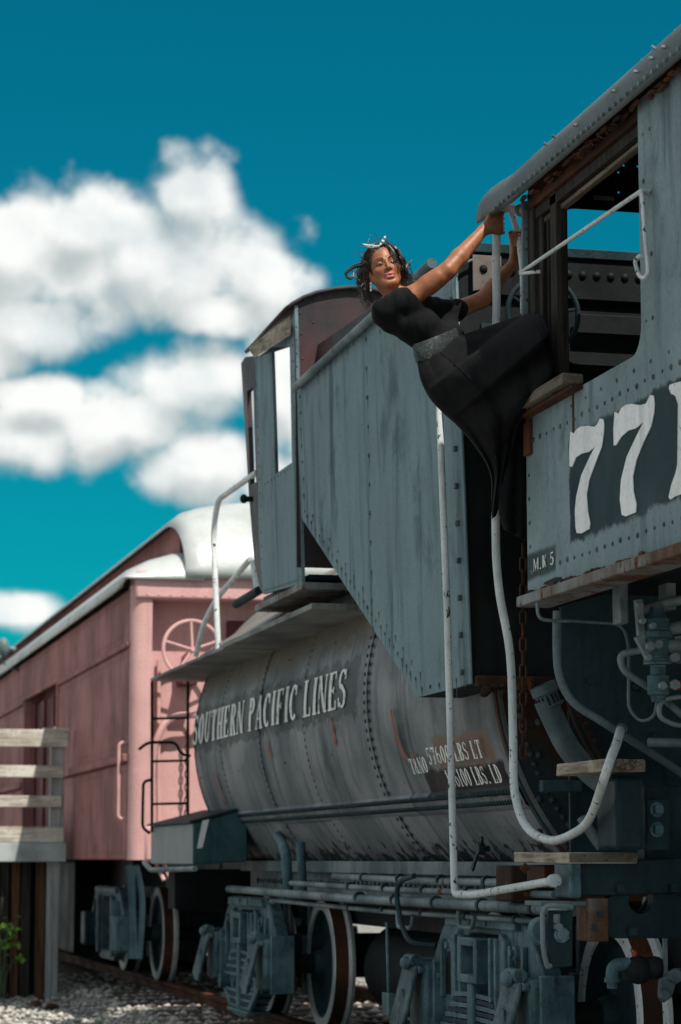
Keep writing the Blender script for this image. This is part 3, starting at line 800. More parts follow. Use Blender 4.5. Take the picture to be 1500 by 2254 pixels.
    up = deck(top, Y0 - .06, 'upper_roof', 1.1, 3.68)
    rs = MB()
    for y in (21.55, 22.6, 23.7, 24.8):
        for x, z in top[1:10]: rs.dome((x, y, z), (0, 0, 1), .014, n=6)
    for x, z in top[1:15]:
        for k_ in (.30, .62): rs.dome((x, Y0 - .06 + 1.1 * (1 - math.sin(k_ * math.pi / 2)), 3.68 + (z - 3.68) * math.cos(k_ * math.pi / 2)), (0, -1, .6), .014, n=6)
    rs.build('rivets', 'pipe', up, kind='stuff')
    cl = MB(); cl.box(XS + .56, 6.1 - .56, Y0 + .95, Y1, 3.85, 4.3); cl.build('clerestory_wall', 'redside', body)
    gt = MB(); gt.tube([(XS - .07, Y0 + .2, 3.63), (XS - .07, Y1, 3.63)], .022, 8); gt.build('gutter', 'silver', body)
    lm = MB(); p = onx(8, 1425, XS - .12); lm.ell(p, (.07, .1, .12)); lm.cyl(p, p + Vector((.15, 0, -.02)), .025); lm.build('marker_lamp', 'pipe', body)
    wr = MB(); p2 = onx(0, 1450, XS - .1); p3 = onx(40, 1475, XS - .02); wr.tube([p2, (p2 + p3) / 2 + Vector((0, 0, -.05)), p3], .012, 6); wr.build('wire', 'black', body)
    # underframe
    u_ = MB(); u_.box(3.9, 5.3, Y0 + .1, Y1, .95, 1.32); u_.box(XS + .05, 6.05, Y0 + .15, Y0 + .4, 1.1, 1.32); u_.build('underframe', 'black', body)
    eq = MB(); eq.box(3.5, 5.7, 27.0, 36.0, .30, 1.31); eq.build('equipment_box', 'black', body, bevel=.02)
    hs = MB()
    for k, (px, sw) in enumerate(((282, .05), (292, -.03), (300, .1))):
        t = ony(px, 1905, Y0 + .05); q = ony(px + 6, 2110, Y0 + .05)
        hs.tube(smooth_path([t, t * .6 + q * .4 + Vector((sw * .4, 0, 0)), q], 5), .03, 8)
    hs.build('air_hose', 'dark', body)
    cp = MB(); cp.box(4.35, 4.85, Y0 - .35, Y0 + .2, .85, 1.12); cp.build('coupler', 'dark', body, bevel=.03)
    truck(car, 23.2, 25.3, detail=False)
baggage_car()

# ------------------------------------------------------------------ wooden platform by the baggage door
def platform():
    Yp = 24.0
    pf = empty('wooden_platform', (1.9, Yp + 1, 0), 'weathered wooden loading platform with board railing beside the red car', 'platform')
    def zx(px, py): p = ony(px, py, Yp); return p.x, p.z
    xr = zx(150, 1700)[0]
    xl = -2.5
    for (y0, y1, pxr) in ((1607, 1645, 150), (1686, 1712, 140), (1752, 1777, 136)):
        x1 = zx(pxr, y0)[0]; z1 = zx(pxr, y0)[1]; z0 = zx(pxr, y1)[1]
        b = MB(); b.box(xl, x1, Yp - .04, Yp, z0, z1); b.build('rail_board', 'plankx', pf, bevel=.006)
    x1, zt = zx(140, 1820); z0 = zx(140, 1855)[1]
    b = MB(); b.box(xl, x1, Yp - .06, Yp, z0, zt); b.build('edge_board', 'plankx', pf, bevel=.006)
    b = MB(); zf = zx(140, 1897)[1]; b.box(xl, x1 + .02, Yp - .09, Yp - .02, zf, z0 - .003); b.build('fascia_board', 'fascia', pf, bevel=.006)
    for k in range(14):
        y = Yp + .01 + k * .2
        b = MB(); b.box(xl, x1, y, y + .19, zt - .06, zt - .01); b.build('deck_board', 'plankx', pf)
    cap = MB(); cap.box(zx(96, 1600)[0], zx(152, 1600)[0], Yp - .05, Yp + .1, zx(100, 1610)[1], zx(100, 1603)[1]); cap.build('rail_cap', 'plankx', pf)
    for px in (122,):
        b = MB(); xa = zx(112, 1700)[0]; xb = zx(142, 1700)[0]; b.box(xa, xb, Yp + .002, Yp + .1, zt, zx(100, 1608)[1]); b.build('railing_post', 'greypost', pf, bevel=.006)
    b = MB(); b.box(zx(104, 2000)[0], zx(129, 2000)[0], Yp - .02, Yp + .1, -.05, zf); b.build('support_post', 'greypost', pf, bevel=.006)
    for (a, c_, m) in ((82, 102, 'brownwood'), (50, 70, 'darkwood'), (28, 46, 'brownwood'), (4, 22, 'darkwood'), (-20, -2, 'brownwood'), (-45, -26, 'darkwood')):
        b = MB(); b.box(zx(a, 2000)[0], zx(c_, 2000)[0], Yp + .12, Yp + .2, -.05, zf + .02); b.build('skirt_board', m, pf, bevel=.004)
    bk = MB(); bk.box(xl, x1 - .05, Yp + .5, Yp + .56, -.05, zf); bk.build('back_skirt', 'black', pf)
    # plant at its foot
    rnd = random.Random(3)
    MT['leaf'] = plain('green_leaf', (0.10, 0.24, 0.03), 0.5, vscale=8, var=.4)
    MT['stem'] = plain('plant_stem', (0.06, 0.10, 0.03), 0.6)
    base = onz(-5, 2190, 0.0); base.y = Yp - .5; base.x = ony(2, 2150, base.y).x
    pl = empty('leafy_plant', (base.x, base.y, 0), 'small leafy green plant growing against the dark platform boards', 'plant')
    st = MB(); lf = MB()
    for k in range(9):
        top = Vector((base.x + rnd.uniform(-.25, .17), base.y + rnd.uniform(-.1, .1), rnd.uniform(.25, .72)))
        st.tube(smooth_path([(base.x + rnd.uniform(-.04, .04), base.y, 0), (base.x * .6 + top.x * .4, base.y, top.z * .6), top], 4), .004, 5)
        for j in range(14):
            c = top + Vector((rnd.gauss(0, .055), rnd.gauss(0, .05), rnd.gauss(-.03, .06)))
            a = Vector((rnd.gauss(0, 1), rnd.gauss(0, 1), rnd.gauss(0, .6))).normalized(); n_ = a.cross(Vector((rnd.gauss(0, 1), rnd.gauss(0, 1), 1))).normalized()
            s = rnd.uniform(.03, .055)
            lf.add([c - a * s, c + n_ * s * .45, c + a * s, c - n_ * s * .45], [(0, 1, 2, 3)])
    st.build('stems', 'stem', pl); lf.build('leaves', 'leaf', pl, smooth=False, kind='stuff')
platform()
# ------------------------------------------------------------------ tender
def onb(px, py, off=0.0):
    """the slightly leaning side plane of the tender's bunker and cabin"""
    n = Vector((1, 0, .03)); d = ray(px, py); k = 3.1 + .03 * 2.1 - off
    return CAM + d * ((k - n.dot(CAM)) / n.dot(d))
TR, TZ = 1.30, 2.22
def tank_pt(y, z, eps=0.0):
    return Vector((XC - math.sqrt(max(0, (TR + eps) ** 2 - (z - TZ) ** 2)), y, z))
def rivline(mb, a, b, n, nrm, r, jit=0.0):
    a, b = Vector(a), Vector(b)
    for i in range(n):
        t = i / (n - 1); mb.dome(a.lerp(b, t), nrm, r * (1 + random.uniform(-.2, .2)))

def tender():
    random.seed(5)
    T = empty('tender', (XC, 14.5, 0), 'weathered grey cylindrical tank tender lettered SOUTHERN PACIFIC LINES with riveted bunker', 'tender')
    # --- tank courses, alternately lapped
    ys = [18.55, 17.46, 16.1, 14.73, 13.15, 10.75]
    tank = MB()
    tank.lathe((XC, 18.55, TZ), (0, 1, 0), [(TR - .004, 0), (TR * .97, .06), (TR * .8, .16), (TR * .4, .24), (.001, .26)], 72)
    tk = tank.build('tank', 'tank', T)
    for i in range(5):
        a, b = ys[i], ys[i + 1]; r = TR - .012 + (.010 if i % 2 else 0)
        c = MB(); c.lathe((XC, a, TZ), (0, -1, 0), [(r - .02, -.01), (r, -.01), (r, a - b + .01), (r - .02, a - b + .01)], 96); c.build('tank_course', 'tank', tk, angle=50)
    rv = MB()
    def seam(y, z0, z1, r, step, eps=.0, dbl=False):
        a0, a1 = math.asin((z0 - TZ) / TR), math.asin((z1 - TZ) / TR); n = int((a1 - a0) * TR / step)
        for i in range(n + 1):
            a = a0 + (a1 - a0) * i / n
            for dy in ((-.035, .035) if dbl else (0,)):
                nr = Vector((-math.cos(a), 0, math.sin(a)))
                rv.dome((XC - (TR - .004) * math.cos(a), y + dy, TZ + (TR - .004) * math.sin(a)), nr, r, n=6)
    for y in ys[1:4]: seam(y, 1.3, 3.2, .011, .042)
    seam(ys[4], 1.3, 3.2, .014, .052, dbl=True)
    for y in (18.4, 16.9, 15.4, 14.1): seam(y, 1.35, 2.9, .009, .28)
    rv.build('rivets', 'dark', tk, kind='stuff')
    # --- long double-riveted strip low on the flank and the angle at its foot
    st = MB(); v = []
    for y in (10.77, 18.4):
        for z in (1.555, 1.575, 1.65, 1.67):
            v.append(tank_pt(y, z, .012 if 1.56 < z < 1.66 else -.01))
    st.add(v, [(0, 1, 5, 4), (1, 2, 6, 5), (2, 3, 7, 6)])
    s_ = st.build('seam_strip', 'tank', tk)
    rv = MB(); y = 10.82
    while y < 17.5:
        for z in (1.59, 1.635):
            p = tank_pt(y, z, .012); rv.dome(p, (p - Vector((XC, y, TZ))), .0155, n=6)
        y += .045
    rv.build('rivets', 'dark', s_, kind='stuff')
    an = MB(); an.box(3.62, 3.75, 10.78, 18.3, 1.24, 1.315); an.box(3.70, 3.74, 10.78, 18.3, 1.08, 1.24); fr = an.build('frame_angle', 'pipe', T, bevel=.006)
    rv = MB(); rivline(rv, (3.70, 10.9, 1.17), (3.70, 18.0, 1.17), 70, (-1, 0, 0), .02); rv.build('rivets', 'dark', fr, kind='stuff')
    sill = MB(); sill.box(3.95, 5.25, 10.8, 19.0, .90, 1.24); sill.box(3.2, 6.0, 18.75, 19.05, .95, 1.25); sill.build('underframe', 'black', T)
    # lettering
    lettering('SOUTHERN PACIFIC LINES', lambda u, v: tank_pt(18.55 - u, 2.185 + v, .006), .225, 5.0, 'letter', tk)
    for txt, y0, w, z, h in (('57600 LBS LT', 12.05, .96, 1.80, .085), ('156100 LBS. LD', 11.83, .90, 1.68, .085), ('T&NO', 12.42, .33, 1.765, .08)):
        lettering(txt, lambda u, v: tank_pt(y0 - u, z + v, .010), h, w, 'letter', tk)
    # red lead runs on the tank
    for (pts, w) in ((((861, 1560), (869, 1600), (880, 1640), (897, 1672), (915, 1680)), .012), (((908, 1655), (918, 1682)), .009), (((727, 1578), (733, 1600), (740, 1640)), .014), (((585, 1632), (590, 1650), (597, 1668)), .014), (((470, 1702), (480, 1725), (497, 1772)), .012), (((432, 1655), (440, 1680)), .014)):
        r_ = MB(); v = []
        P3 = []
        for (px, py) in pts:
            # intersect with the tank by marching
            d = ray(px, py); t = 8.0
            for _ in range(4000):
                q = CAM + d * t
                if (q.x - XC) ** 2 + (q.z - TZ) ** 2 < (TR + .006) ** 2: break
                t += .004
            P3.append(q)
        P3 = smooth_path(P3, 4)
        for i, q in enumerate(P3):
            ww = 1.6 * w * (.35 + abs(math.sin(i * 2.1)) * .8)
            v += [tank_pt(q.y - ww, q.z, .007), tank_pt(q.y + ww, q.z, .007)]
        r_.add(v, [(2 * i, 2 * i + 1, 2 * i + 3, 2 * i + 2) for i in range(len(P3) - 1)]); r_.build('paint_run', 'redlead', tk)
    # tank front head, rust streaked
    h = MB(); h.lathe((XC, 10.76, TZ), (0, -1, 0), [(TR, -.03), (TR, .01), (TR - .02, .015), (TR - .05, .012), (.001, .012)], 96); hd = h.build('tank_head', 'rustplate', tk)
    rv = MB()
    for i in range(60):
        a = R(-60 + i * 2.2); rv.dome((XC - (TR - .10) * math.cos(a), 10.745, TZ + (TR - .10) * math.sin(a)), (0, -1, 0), .016)
    for z in (1.45, 1.6, 1.8, 1.95): rv.dome(ony(1185, 1500, 10.74).to_tuple()[:2] + (z,), (0, -1, 0), .018)
    rv.build('rivets', 'rivet', hd, kind='stuff')
    vs = MB()
    for (px, py, s) in ((1078, 1868, 1), ):
        p = onx(px, py, 3.45); vs.cyl(p, p + Vector((-.05, 0, .0)), .014, 8); vs.bar(p + Vector((-.05, .12, -.10)), p + Vector((-.05, -.05, .05)), .012, .022)
        vs.nut(p + Vector((-.03, 0, 0)), (-1, 0, 0), .03, .03)
    vs.build('drain_cock', 'dark', tk)
    # --- bunker
    A, B, C_, D, E = onb(652, 852), onb(992, 556), onb(1036, 1506), onb(919, 1535), onb(664, 1140)
    yf = C_.y; B = Vector((3.1 - .03 * (B.z - 2.1), yf, A.z))
    pl = MB(); pl.prism([A, B, C_, D, E], (.012, 0, 0)); bk = pl.build('bunker_side', 'grey', T, angle=30)
    bx = MB(); k = Vector((.0125, .012, 0))
    bx.prism([Vector((p.x, p.y, p.z)) + Vector((.0125, .0, 0)) for p in (A, B, C_, D, E)], (2.9, 0, 0)); bx.build('bunker_body', 'black', T, angle=30)
    rv = MB(); nr = (-1, 0, -.03); stn = MB()
    def pxl(p0, p1, n, r=.0105, off=0):
        for i in range(n):
            t = i / (n - 1); p = onb(p0[0] + (p1[0] - p0[0]) * t + random.uniform(-1, 1), p0[1] + (p1[1] - p0[1]) * t + random.uniform(-1.5, 1.5), off); rv.dome(p, nr, r * random.uniform(.85, 1.25), n=8)
            if random.random() < .75:
                ln = random.uniform(.02, .11); w = r * random.uniform(.5, 1.1); q_ = p + Vector((-.0015, 0, 0))
                stn.add([q_ + Vector((0, w, r)), q_ + Vector((0, -w, r)), q_ + Vector((.03 * ln * .9, -w * .7, -ln * .6)), q_ + Vector((.03 * ln * 1.2, 0, -ln)), q_ + Vector((.03 * ln * .9, w * .6, -ln * .5))], [(0, 1, 2, 3, 4)])
    pxl((664, 850), (830, 705), 14); pxl((660, 872), (672, 1125), 8); pxl((676, 1136), (915, 1495), 26); pxl((690, 1135), (925, 1482), 14, .009)
    pxl((806, 748), (822, 1385), 11, .012); pxl((930, 1517), (1024, 1493), 6); pxl((838, 730), (975, 590), 13)
    rv.build('rivets', 'rivet', bk, kind='stuff'); stn.build('rust_runs', 'stain', bk, smooth=False, kind='stuff')
    cs = MB(); q = [onb(983, 585, .010), onb(1001, 568, .010), onb(1037, 1505, .010), onb(1010, 1511, .010)]
    q[0].z = q[1].z = A.z - .005
    cs.prism(q, (.0095, 0, 0)); cst = cs.build('corner_strip', 'grey', bk, bevel=.003)
    for i in range(11):
        t = i / 10; b = MB(); p = onb(996 + 24 * t, 660 + 820 * t, .010); b.bar(p, p + Vector((-.016, 0, 0)), .026, .026); b.build('bolt', 'rivet', cst, bevel=.004)
    tp = MB(); tp.tube([onb(651, 852, .03), Vector((onb(651, 852, .03).x, yf + .28, A.z + .01))], .024, 12); tp.build('top_rail', 'pipe', bk)
    ob = MB(); ob.bar(onb(668, 800, -.15), onb(850, 680, -.15), .03, .09); ob.build('coal_board', 'oxide', bk)
    # front rim with big rivets, front bulkhead
    fb = MB(); fb.box(3.12, 6.0, yf - .03, yf - .002, A.z - .20, A.z + .0); rim = fb.build('front_rim', 'black', bk, bevel=.004)
    fb = MB(); fb.prism([(3.115, yf - .031, A.z - .02), (3.25, yf - .031, A.z - .02), (3.25, yf - .031, A.z - .14), (3.20, yf - .031, A.z - .17), (3.115, yf - .031, A.z - .19)], (0, -.006, 0)); fb.build('painted_sunlit_corner', 'tan', rim, bevel=.002)  # tan plate paints sunlight on the near corner of the black rim
    fb = MB(); fb.box(3.12, 6.0, yf - .045, yf - .0305, A.z - .01, A.z + .035); fb.build('rim_cap', 'dark', rim, bevel=.004)
    rv = MB(); x = 3.165
    while x < 5.9:
        rv.dome((x, yf - (.036 if x < 3.25 else .03), A.z - .085), (0, -1, 0), .021, n=10); x += .068
    rv.build('rivets', 'black', rim, kind='stuff')
    fb = MB(); fb.box(3.6, 6.0, yf - .05, yf - .031, A.z - .36, A.z - .27); fb.build('front_rail', 'black', bk, bevel=.004)
    # curved cut-out flange at the near front corner
    fl = MB(); c = ony(1066, 640, yf - .03); fl.tube(arc_pts(c, (1, 0, 0), (0, 0, 1), .15, R(105), R(200), 12), .007, 8); fl.build('corner_flange', 'pipe', bk)
    pn = MB(); pn.box(3.16, 3.26, yf - .02, yf - .003, A.z - .9, A.z - .33); pn.build('front_plate', 'dark', bk)
    ledge = MB(); ledge.box(3.11, 5.9, yf - .07, yf - .001, C_.z - .012, C_.z + .035); ledge.build('bunker_ledge', 'rust', bk, bevel=.006)
    lumps = MB()
    for i in range(26):
        p = Vector((random.uniform(3.14, 3.45), yf - .05 + random.uniform(-.02, .03), C_.z - .02 + random.uniform(-.025, .02)))
        lumps.ell(p, (random.uniform(.012, .03), .02, random.uniform(.01, .022)), 7, 5)
    lumps.build('rust_scale', 'rust', bk, kind='stuff')
    # hand wheel on the front bulkhead
    wc = ony(1196, 690, yf - .22); u, w = Vector((1, 0, 0)), Vector((0, 0, 1))
    hw = MB(); hw.tube([wc + u * (.165 * math.cos(a)) + w * (.165 * math.sin(a)) for a in [2 * math.pi * i / 40 for i in range(40)]], .012, 10, closed=True); h_ = hw.build('hand_wheel', 'dark', bk)
    sp = MB()
    for i in range(5):
        a = R(72 * i + 10); e = wc + (u * math.cos(a) + w * math.sin(a)) * .163
        sp.tube([wc, (wc + e) / 2 + Vector((0, .02, 0)), e], .008, 6)
    sp.cyl(wc, wc + Vector((0, .2, 0)), .018); sp.build('spoke', 'dark', h_)
    # --- cabin (dog house) on the tank
    ca = []
    def quad(mb, pts, th=.02, off=0): mb.prism([onb(x, y, off) for x, y in pts], (th, 0, 0))
    wl = MB()
    quad(wl, [(562, 790), (598, 764), (607, 1043), (579, 1308), (570, 1180)]); quad(wl, [(638, 738), (649, 672), (665, 1284), (650, 1289), (643, 1018), (638, 764)])
    quad(wl, [(607.05, 1043), (643, 1018), (649.95, 1289), (579.05, 1308)]); quad(wl, [(562.05, 789), (640, 735), (637.95, 763.8), (598.05, 763.8)])
    cab = wl.build('cabin_wall', 'grey', T, angle=30)
    rw = MB()
    quad(rw, [(531, 800), (540, 786), (544, 862), (551, 1050), (560, 1235), (548, 1085)], .03, -.02); quad(rw, [(540.05, 786), (562, 783), (562, 848), (544.05, 862)], .03, -.02)
    quad(rw, [(551.05, 1068), (566, 1060), (578, 1306), (571, 1290), (560.05, 1235)], .03, -.02); quad(rw, [(558, 848), (562.5, 848), (568, 1060), (564, 1064)], .03, -.02)
    rw.build('cabin_door', 'oxide', cab, angle=30)
    kn = MB(); p = onb(537, 1098, .06); kn.cyl(p, p + Vector((.06, 0, 0)), .018, 10); kn.ell(p, (.025, .03, .03)); kn.build('door_knob', 'black', cab)
    rv = MB()
    def pr(a, b, n):
        for i in range(n):
            t = i / (n - 1); rv.dome(onb(a[0] + (b[0] - a[0]) * t, a[1] + (b[1] - a[1]) * t), nr, .008, n=6)
    pr((653, 720), (661, 1270), 20); pr((584, 1066), (655, 1020), 11); pr((583, 1300), (658, 1276), 14); pr((566, 850), (578, 1290), 16); pr((645, 760), (650, 1000), 8)
    rv.build('rivets', 'rivet', cab, kind='stuff')
    yw = onb(649, 700).y
    fw = MB(); top = [(649, 672), (670, 660), (700, 649), (740, 641), (775, 638), (815, 641), (850, 650), (880, 664), (905, 680)]
    pts = [ony(x, y, yw) for x, y in top]; pts.append(Vector((pts[-1].x, yw, A.z - .3))); p0 = ony(662, 1100, yw); pts.append(Vector((p0.x - .02, yw, 3.0))) 
    pts.insert(-1, Vector((pts[-2].x, yw, 3.0)))
    fw.prism(pts, (0, .02, 0)); fwo = fw.build('cabin_front', 'oxide', cab, angle=30)
    rv = MB()
    for x, y in ((660, 690), (664, 735), (666, 790), (668, 838), (690, 660), (715, 652), (742, 646), (768, 643), (690, 710)): rv.dome(ony(x, y, yw), (0, -1, 0), .009, n=6)
    rv.build('rivets', 'oxide', fwo, kind='stuff')
    rf = MB(); n = len(top)
    ta = [ony(x, y - 3, yw - .03) for x, y in top]; eave = Vector((ta[0].x - .045, ta[0].y, ta[0].z - .035)); ta = [eave] + ta
    tb = [p + Vector((0, 1.22, -.02)) for p in ta]; m = len(ta)
    rf.add(ta + tb, [(i, i + 1, m + i + 1, m + i) for i in range(m - 1)]); ro = rf.build('cabin_roof', 'oxide', cab); sd = ro.modifiers.new('thick', 'SOLIDIFY'); sd.thickness = .02; sd.offset = 1
    vz = MB(); vz.prism([onb(640, 700, .0), onb(640, 737, .02), onb(561, 788, .10), onb(549, 770, .12)], (.0, .0, .018)); vz.build('window_visor', 'planky', cab)
    far = MB(); fx = ony(905, 680, yw).x; far.box(fx - .02, fx, yw, yw + .35, 3.0, 4.4); far.build('cabin_far_wall', 'oxide', cab)
    fl_ = MB(); fl_.box(3.12, fx, yw, yw + 1.3, 2.93, 2.96); fl_.build('cabin_floor', 'dark', cab)
    # --- running boards and platforms
    def board(x0, x1, y0, y1, z, th, name, mat):
        b = MB(); b.box(x0, x1, y0, y1, z - th, z); return b.build(name, mat, T, bevel=.004)
    board(3.04, 3.52, 13.35, 16.0, 2.75, .034, 'running_board', 'boardedge'); board(3.05, 3.55, 16.05, 19.1, 2.735, .024, 'running_board', 'boardedge')
    board(3.04, 3.60, 13.6, 14.95, 2.895, .04, 'cabin_step', 'sillrust')
    dk = MB(); dk.box(3.35, 3.9, 13.6, 15.3, 2.72, 2.85); dk.box(3.3, 3.9, 15.0, 17.6, 2.74, 2.80); dk.build('board_bracket', 'dark', T)
    sl_ = MB(); sl_.prism([(3.1, 15.4, 2.76), (3.5, 15.4, 3.02), (3.5, 17.2, 3.02), (3.1, 17.2, 2.76)], (.01, 0, -.02)); sl_.build('sloped_plate', 'tank', T)
    rl = MB(); rl.tube(smooth_path([ony(520, 1330, 15.8), ony(570, 1300, 15.4)], 3), .03, 8); rl.build('edge_roll', 'dark', T)
    # --- rear hand rails, ladder, tool box
    def rail(pxs, x, r, name='hand_rail', mat='white', rad=.2):
        t = MB(); t.tube(round_path([onx(a, b, x) for a, b in pxs], rad, 8), r, 10); return t.build(name, mat, T)
    rail([(566, 1040), (480, 1100), (470, 1170), (481, 1432)], 3.08, .020); rail([(552, 1230), (475, 1320), (446, 1380), (432, 1442)], 3.22, .020, rad=.4); rail([(556, 1232), (566, 1300)], 3.2, .018)
    ld = MB()
    for px in (335, 414): ld.tube([ony(px, 1500, 19.1), ony(px, 1832, 19.1)], .012, 8)
    lo = ld.build('ladder', 'black', T)
    for y in (1582, 1676, 1770):
        g_ = MB(); g_.tube([ony(333, y, 19.1), ony(416, y - 2, 19.1)], .010, 8); g_.build('rung', 'black', lo)
    g_ = MB(); g_.tube(round_path([ony(336, 1716, 19.08), ony(316, 1720, 19.05), ony(314, 1822, 19.05), ony(330, 1834, 19.08)], .06), .012, 8); g_.build('side_grab', 'black', lo)
    g_ = MB(); g_.tube(round_path([ony(306, 1650, 19.1), ony(326, 1634, 19.1), ony(388, 1634, 19.1), ony(398, 1660, 19.1), ony(420, 1664, 19.1)], .06), .012, 8); g_.build('uncoupling_lever', 'black', T)
    yb = 17.4
    c0, c1, c2, c3 = onx(430, 1812, 3.1), onx(430, 1903, 3.1), ony(545, 1778, yb), ony(545, 1888, yb)
    tb_ = MB(); y2 = 19.3; z0 = c1.z
    tb_.prism([(3.1, yb, z0), (c2.x, yb, z0 + .02), (c2.x, yb, c2.z), (3.1, yb, c0.z)], (0, y2 - yb, 0)); tbx = tb_.build('tool_box', 'toolbox', T, bevel=.01)
    lid = MB(); lid.prism([(3.07, yb - .02, c0.z + .003), (c2.x + .02, yb - .02, c2.z + .003), (c2.x + .02, yb - .02, c2.z + .018), (3.07, yb - .02, c0.z + .018)], (0, y2 - yb + .04, 0)); lid.build('lid', 'dark', tbx)
    stp = MB(); stp.prism([ony(446, 1806, yb - .004), ony(461, 1803, yb - .004), ony(446, 1866, yb - .004), ony(434, 1868, yb - .004)], (0, .003, 0)); stp.build('white_mark', 'numeral', tbx)
    bt = MB(); bt.tube(round_path([onx(318, 1898, 3.1), onx(332, 1915, 3.1), onx(430, 1912, 3.1)], .1), .02, 8); bt.build('box_iron', 'pipe', tbx)
    # --- pipes along the frame with clamps
    for z, x, r, y0, y1 in ((1.225, 3.42, .020, 9.95, 14.4), (1.175, 3.40, .017, 10.2, 15.5), (1.115, 3.38, .026, 9.9, 17.5), (1.055, 3.42, .014, 10.3, 16.2)):
        t = MB(); t.tube([(x, y0, z), (x, (y0 + y1) / 2, z - .012), (x, y1, z)], r, 10); t.build('frame_pipe', 'pipe', T)
        for k in range(5):
            y = y0 + .5 + k * .8
            c = MB(); c.cyl((x, y, z), (x, y + .035, z), r + .007, 10); c.build('pipe_clamp', 'dark', T)
    ho = MB(); ho.tube(round_path([onx(912, 1928, 3.3), onx(882, 1938, 3.3), onx(872, 1965, 3.3), onx(884, 2040, 3.3), onx(905, 2078, 3.3), onx(960, 2082, 3.4)], .12, 8), .014, 8); ho.build('brake_hose', 'dark', T)
    for px in (876, 1010):
        hk = MB(); hk.tube(round_path([onx(px, 2005, 3.4), onx(px, 2040, 3.4), onx(px + 30, 2044, 3.4), onx(px + 34, 2015, 3.4)], .04), .012, 8); hk.build('pipe_hook', 'pipe', T)
    for pxs, r in ((((612, 1840), (630, 1870), (636, 1985)), .035), (((662, 1855), (668, 1990)), .03), (((585, 1990), (640, 1975), (700, 1968)), .02)):
        t = MB(); t.tube(round_path([onx(a, b, 3.5) for a, b in pxs], .12), r, 10); t.build('down_pipe', 'blueiron', T)
    hl = MB(); p0, p1 = onx(852, 2030, 3.45), onx(856, 2185, 3.45); hl.tube([p0, p1], .010, 8); p2 = onx(856, 2235, 3.45); hl.box(p2.x - .02, p2.x + .02, p2.y - .07, p2.y + .07, p2.z, p1.z); hl.build('sand_lever', 'blueiron', T, bevel=.01)
    # --- long grab rail at the front
    t = MB(); P = [onx(966, 740, 3.0), onx(968, 905, 3.0), onx(985, 1350, 3.0), onx(1000, 1925, 3.0), onx(1001, 1968, 3.0), onx(1040, 1970, 3.0), onx(1224, 1938, 3.05)]
    t.tube(round_path(P, .12, 8), .0165, 12); t.build('grab_rail', 'white', T)
    t = MB(); e_ = (P[-1] - P[-2]).normalized(); t.cyl(P[-1] - e_ * .035, P[-1] - e_ * .004, .026, 14); t.build('rail_flange', 'white', T)
    t = MB(); t.cyl(P[0], P[0] + Vector((.1, 0, 0)), .016, 10); t.build('rail_stud', 'white', T)
    for x, z in ((4.25, .62), (4.95, .62)):
        ar = MB(); ar.lathe((x, 13.2, z), (0, 1, 0), [(.001, -.08), (.2, -.05), (.3, 0), (.3, 2.6), (.2, 2.65), (.001, 2.68)], 24); ar.build('air_reservoir', 'black', T)
    # coal-side platform end and trucks
    truck(T, 10.62, 12.36, rims='white'); truck(T, 16.35, 18.15)
    ep = MB(); ep.box(3.3, 5.9, 10.5, 10.74, 1.14, 1.30); ep.build('front_beam', 'rust', T, bevel=.01)
MT['stain'] = plain('grime_run', (0.045, 0.085, 0.10), 0.8, var=.6, vscale=30, bump=0)
MT['tan'] = weathered('painted_sunlit_tan', (0.22, 0.19, 0.165), (0.16, 0.14, 0.13), (0.06, 0.05, 0.045), (5, 5, 5), .5, .2, .7)  # sunlight on the rim corner, painted as a lighter tan
MT['boardedge'] = weathered('running_board_paint', (0.21, 0.215, 0.21), (0.12, 0.13, 0.135), (0.03, 0.03, 0.03), (4, 3, 2), .6, .22, .6)
MT['toolbox'] = weathered('tool_box_paint', (0.035, 0.085, 0.10), (0.05, 0.11, 0.125), (0.01, 0.025, 0.03), (6, 6, 0.5), .6, .05, .55,
                          patches=[((-1.52, 2.93, None), (-1.3, 5.2, None), (0.22, 0.245, 0.25), 0.0)])
tender()
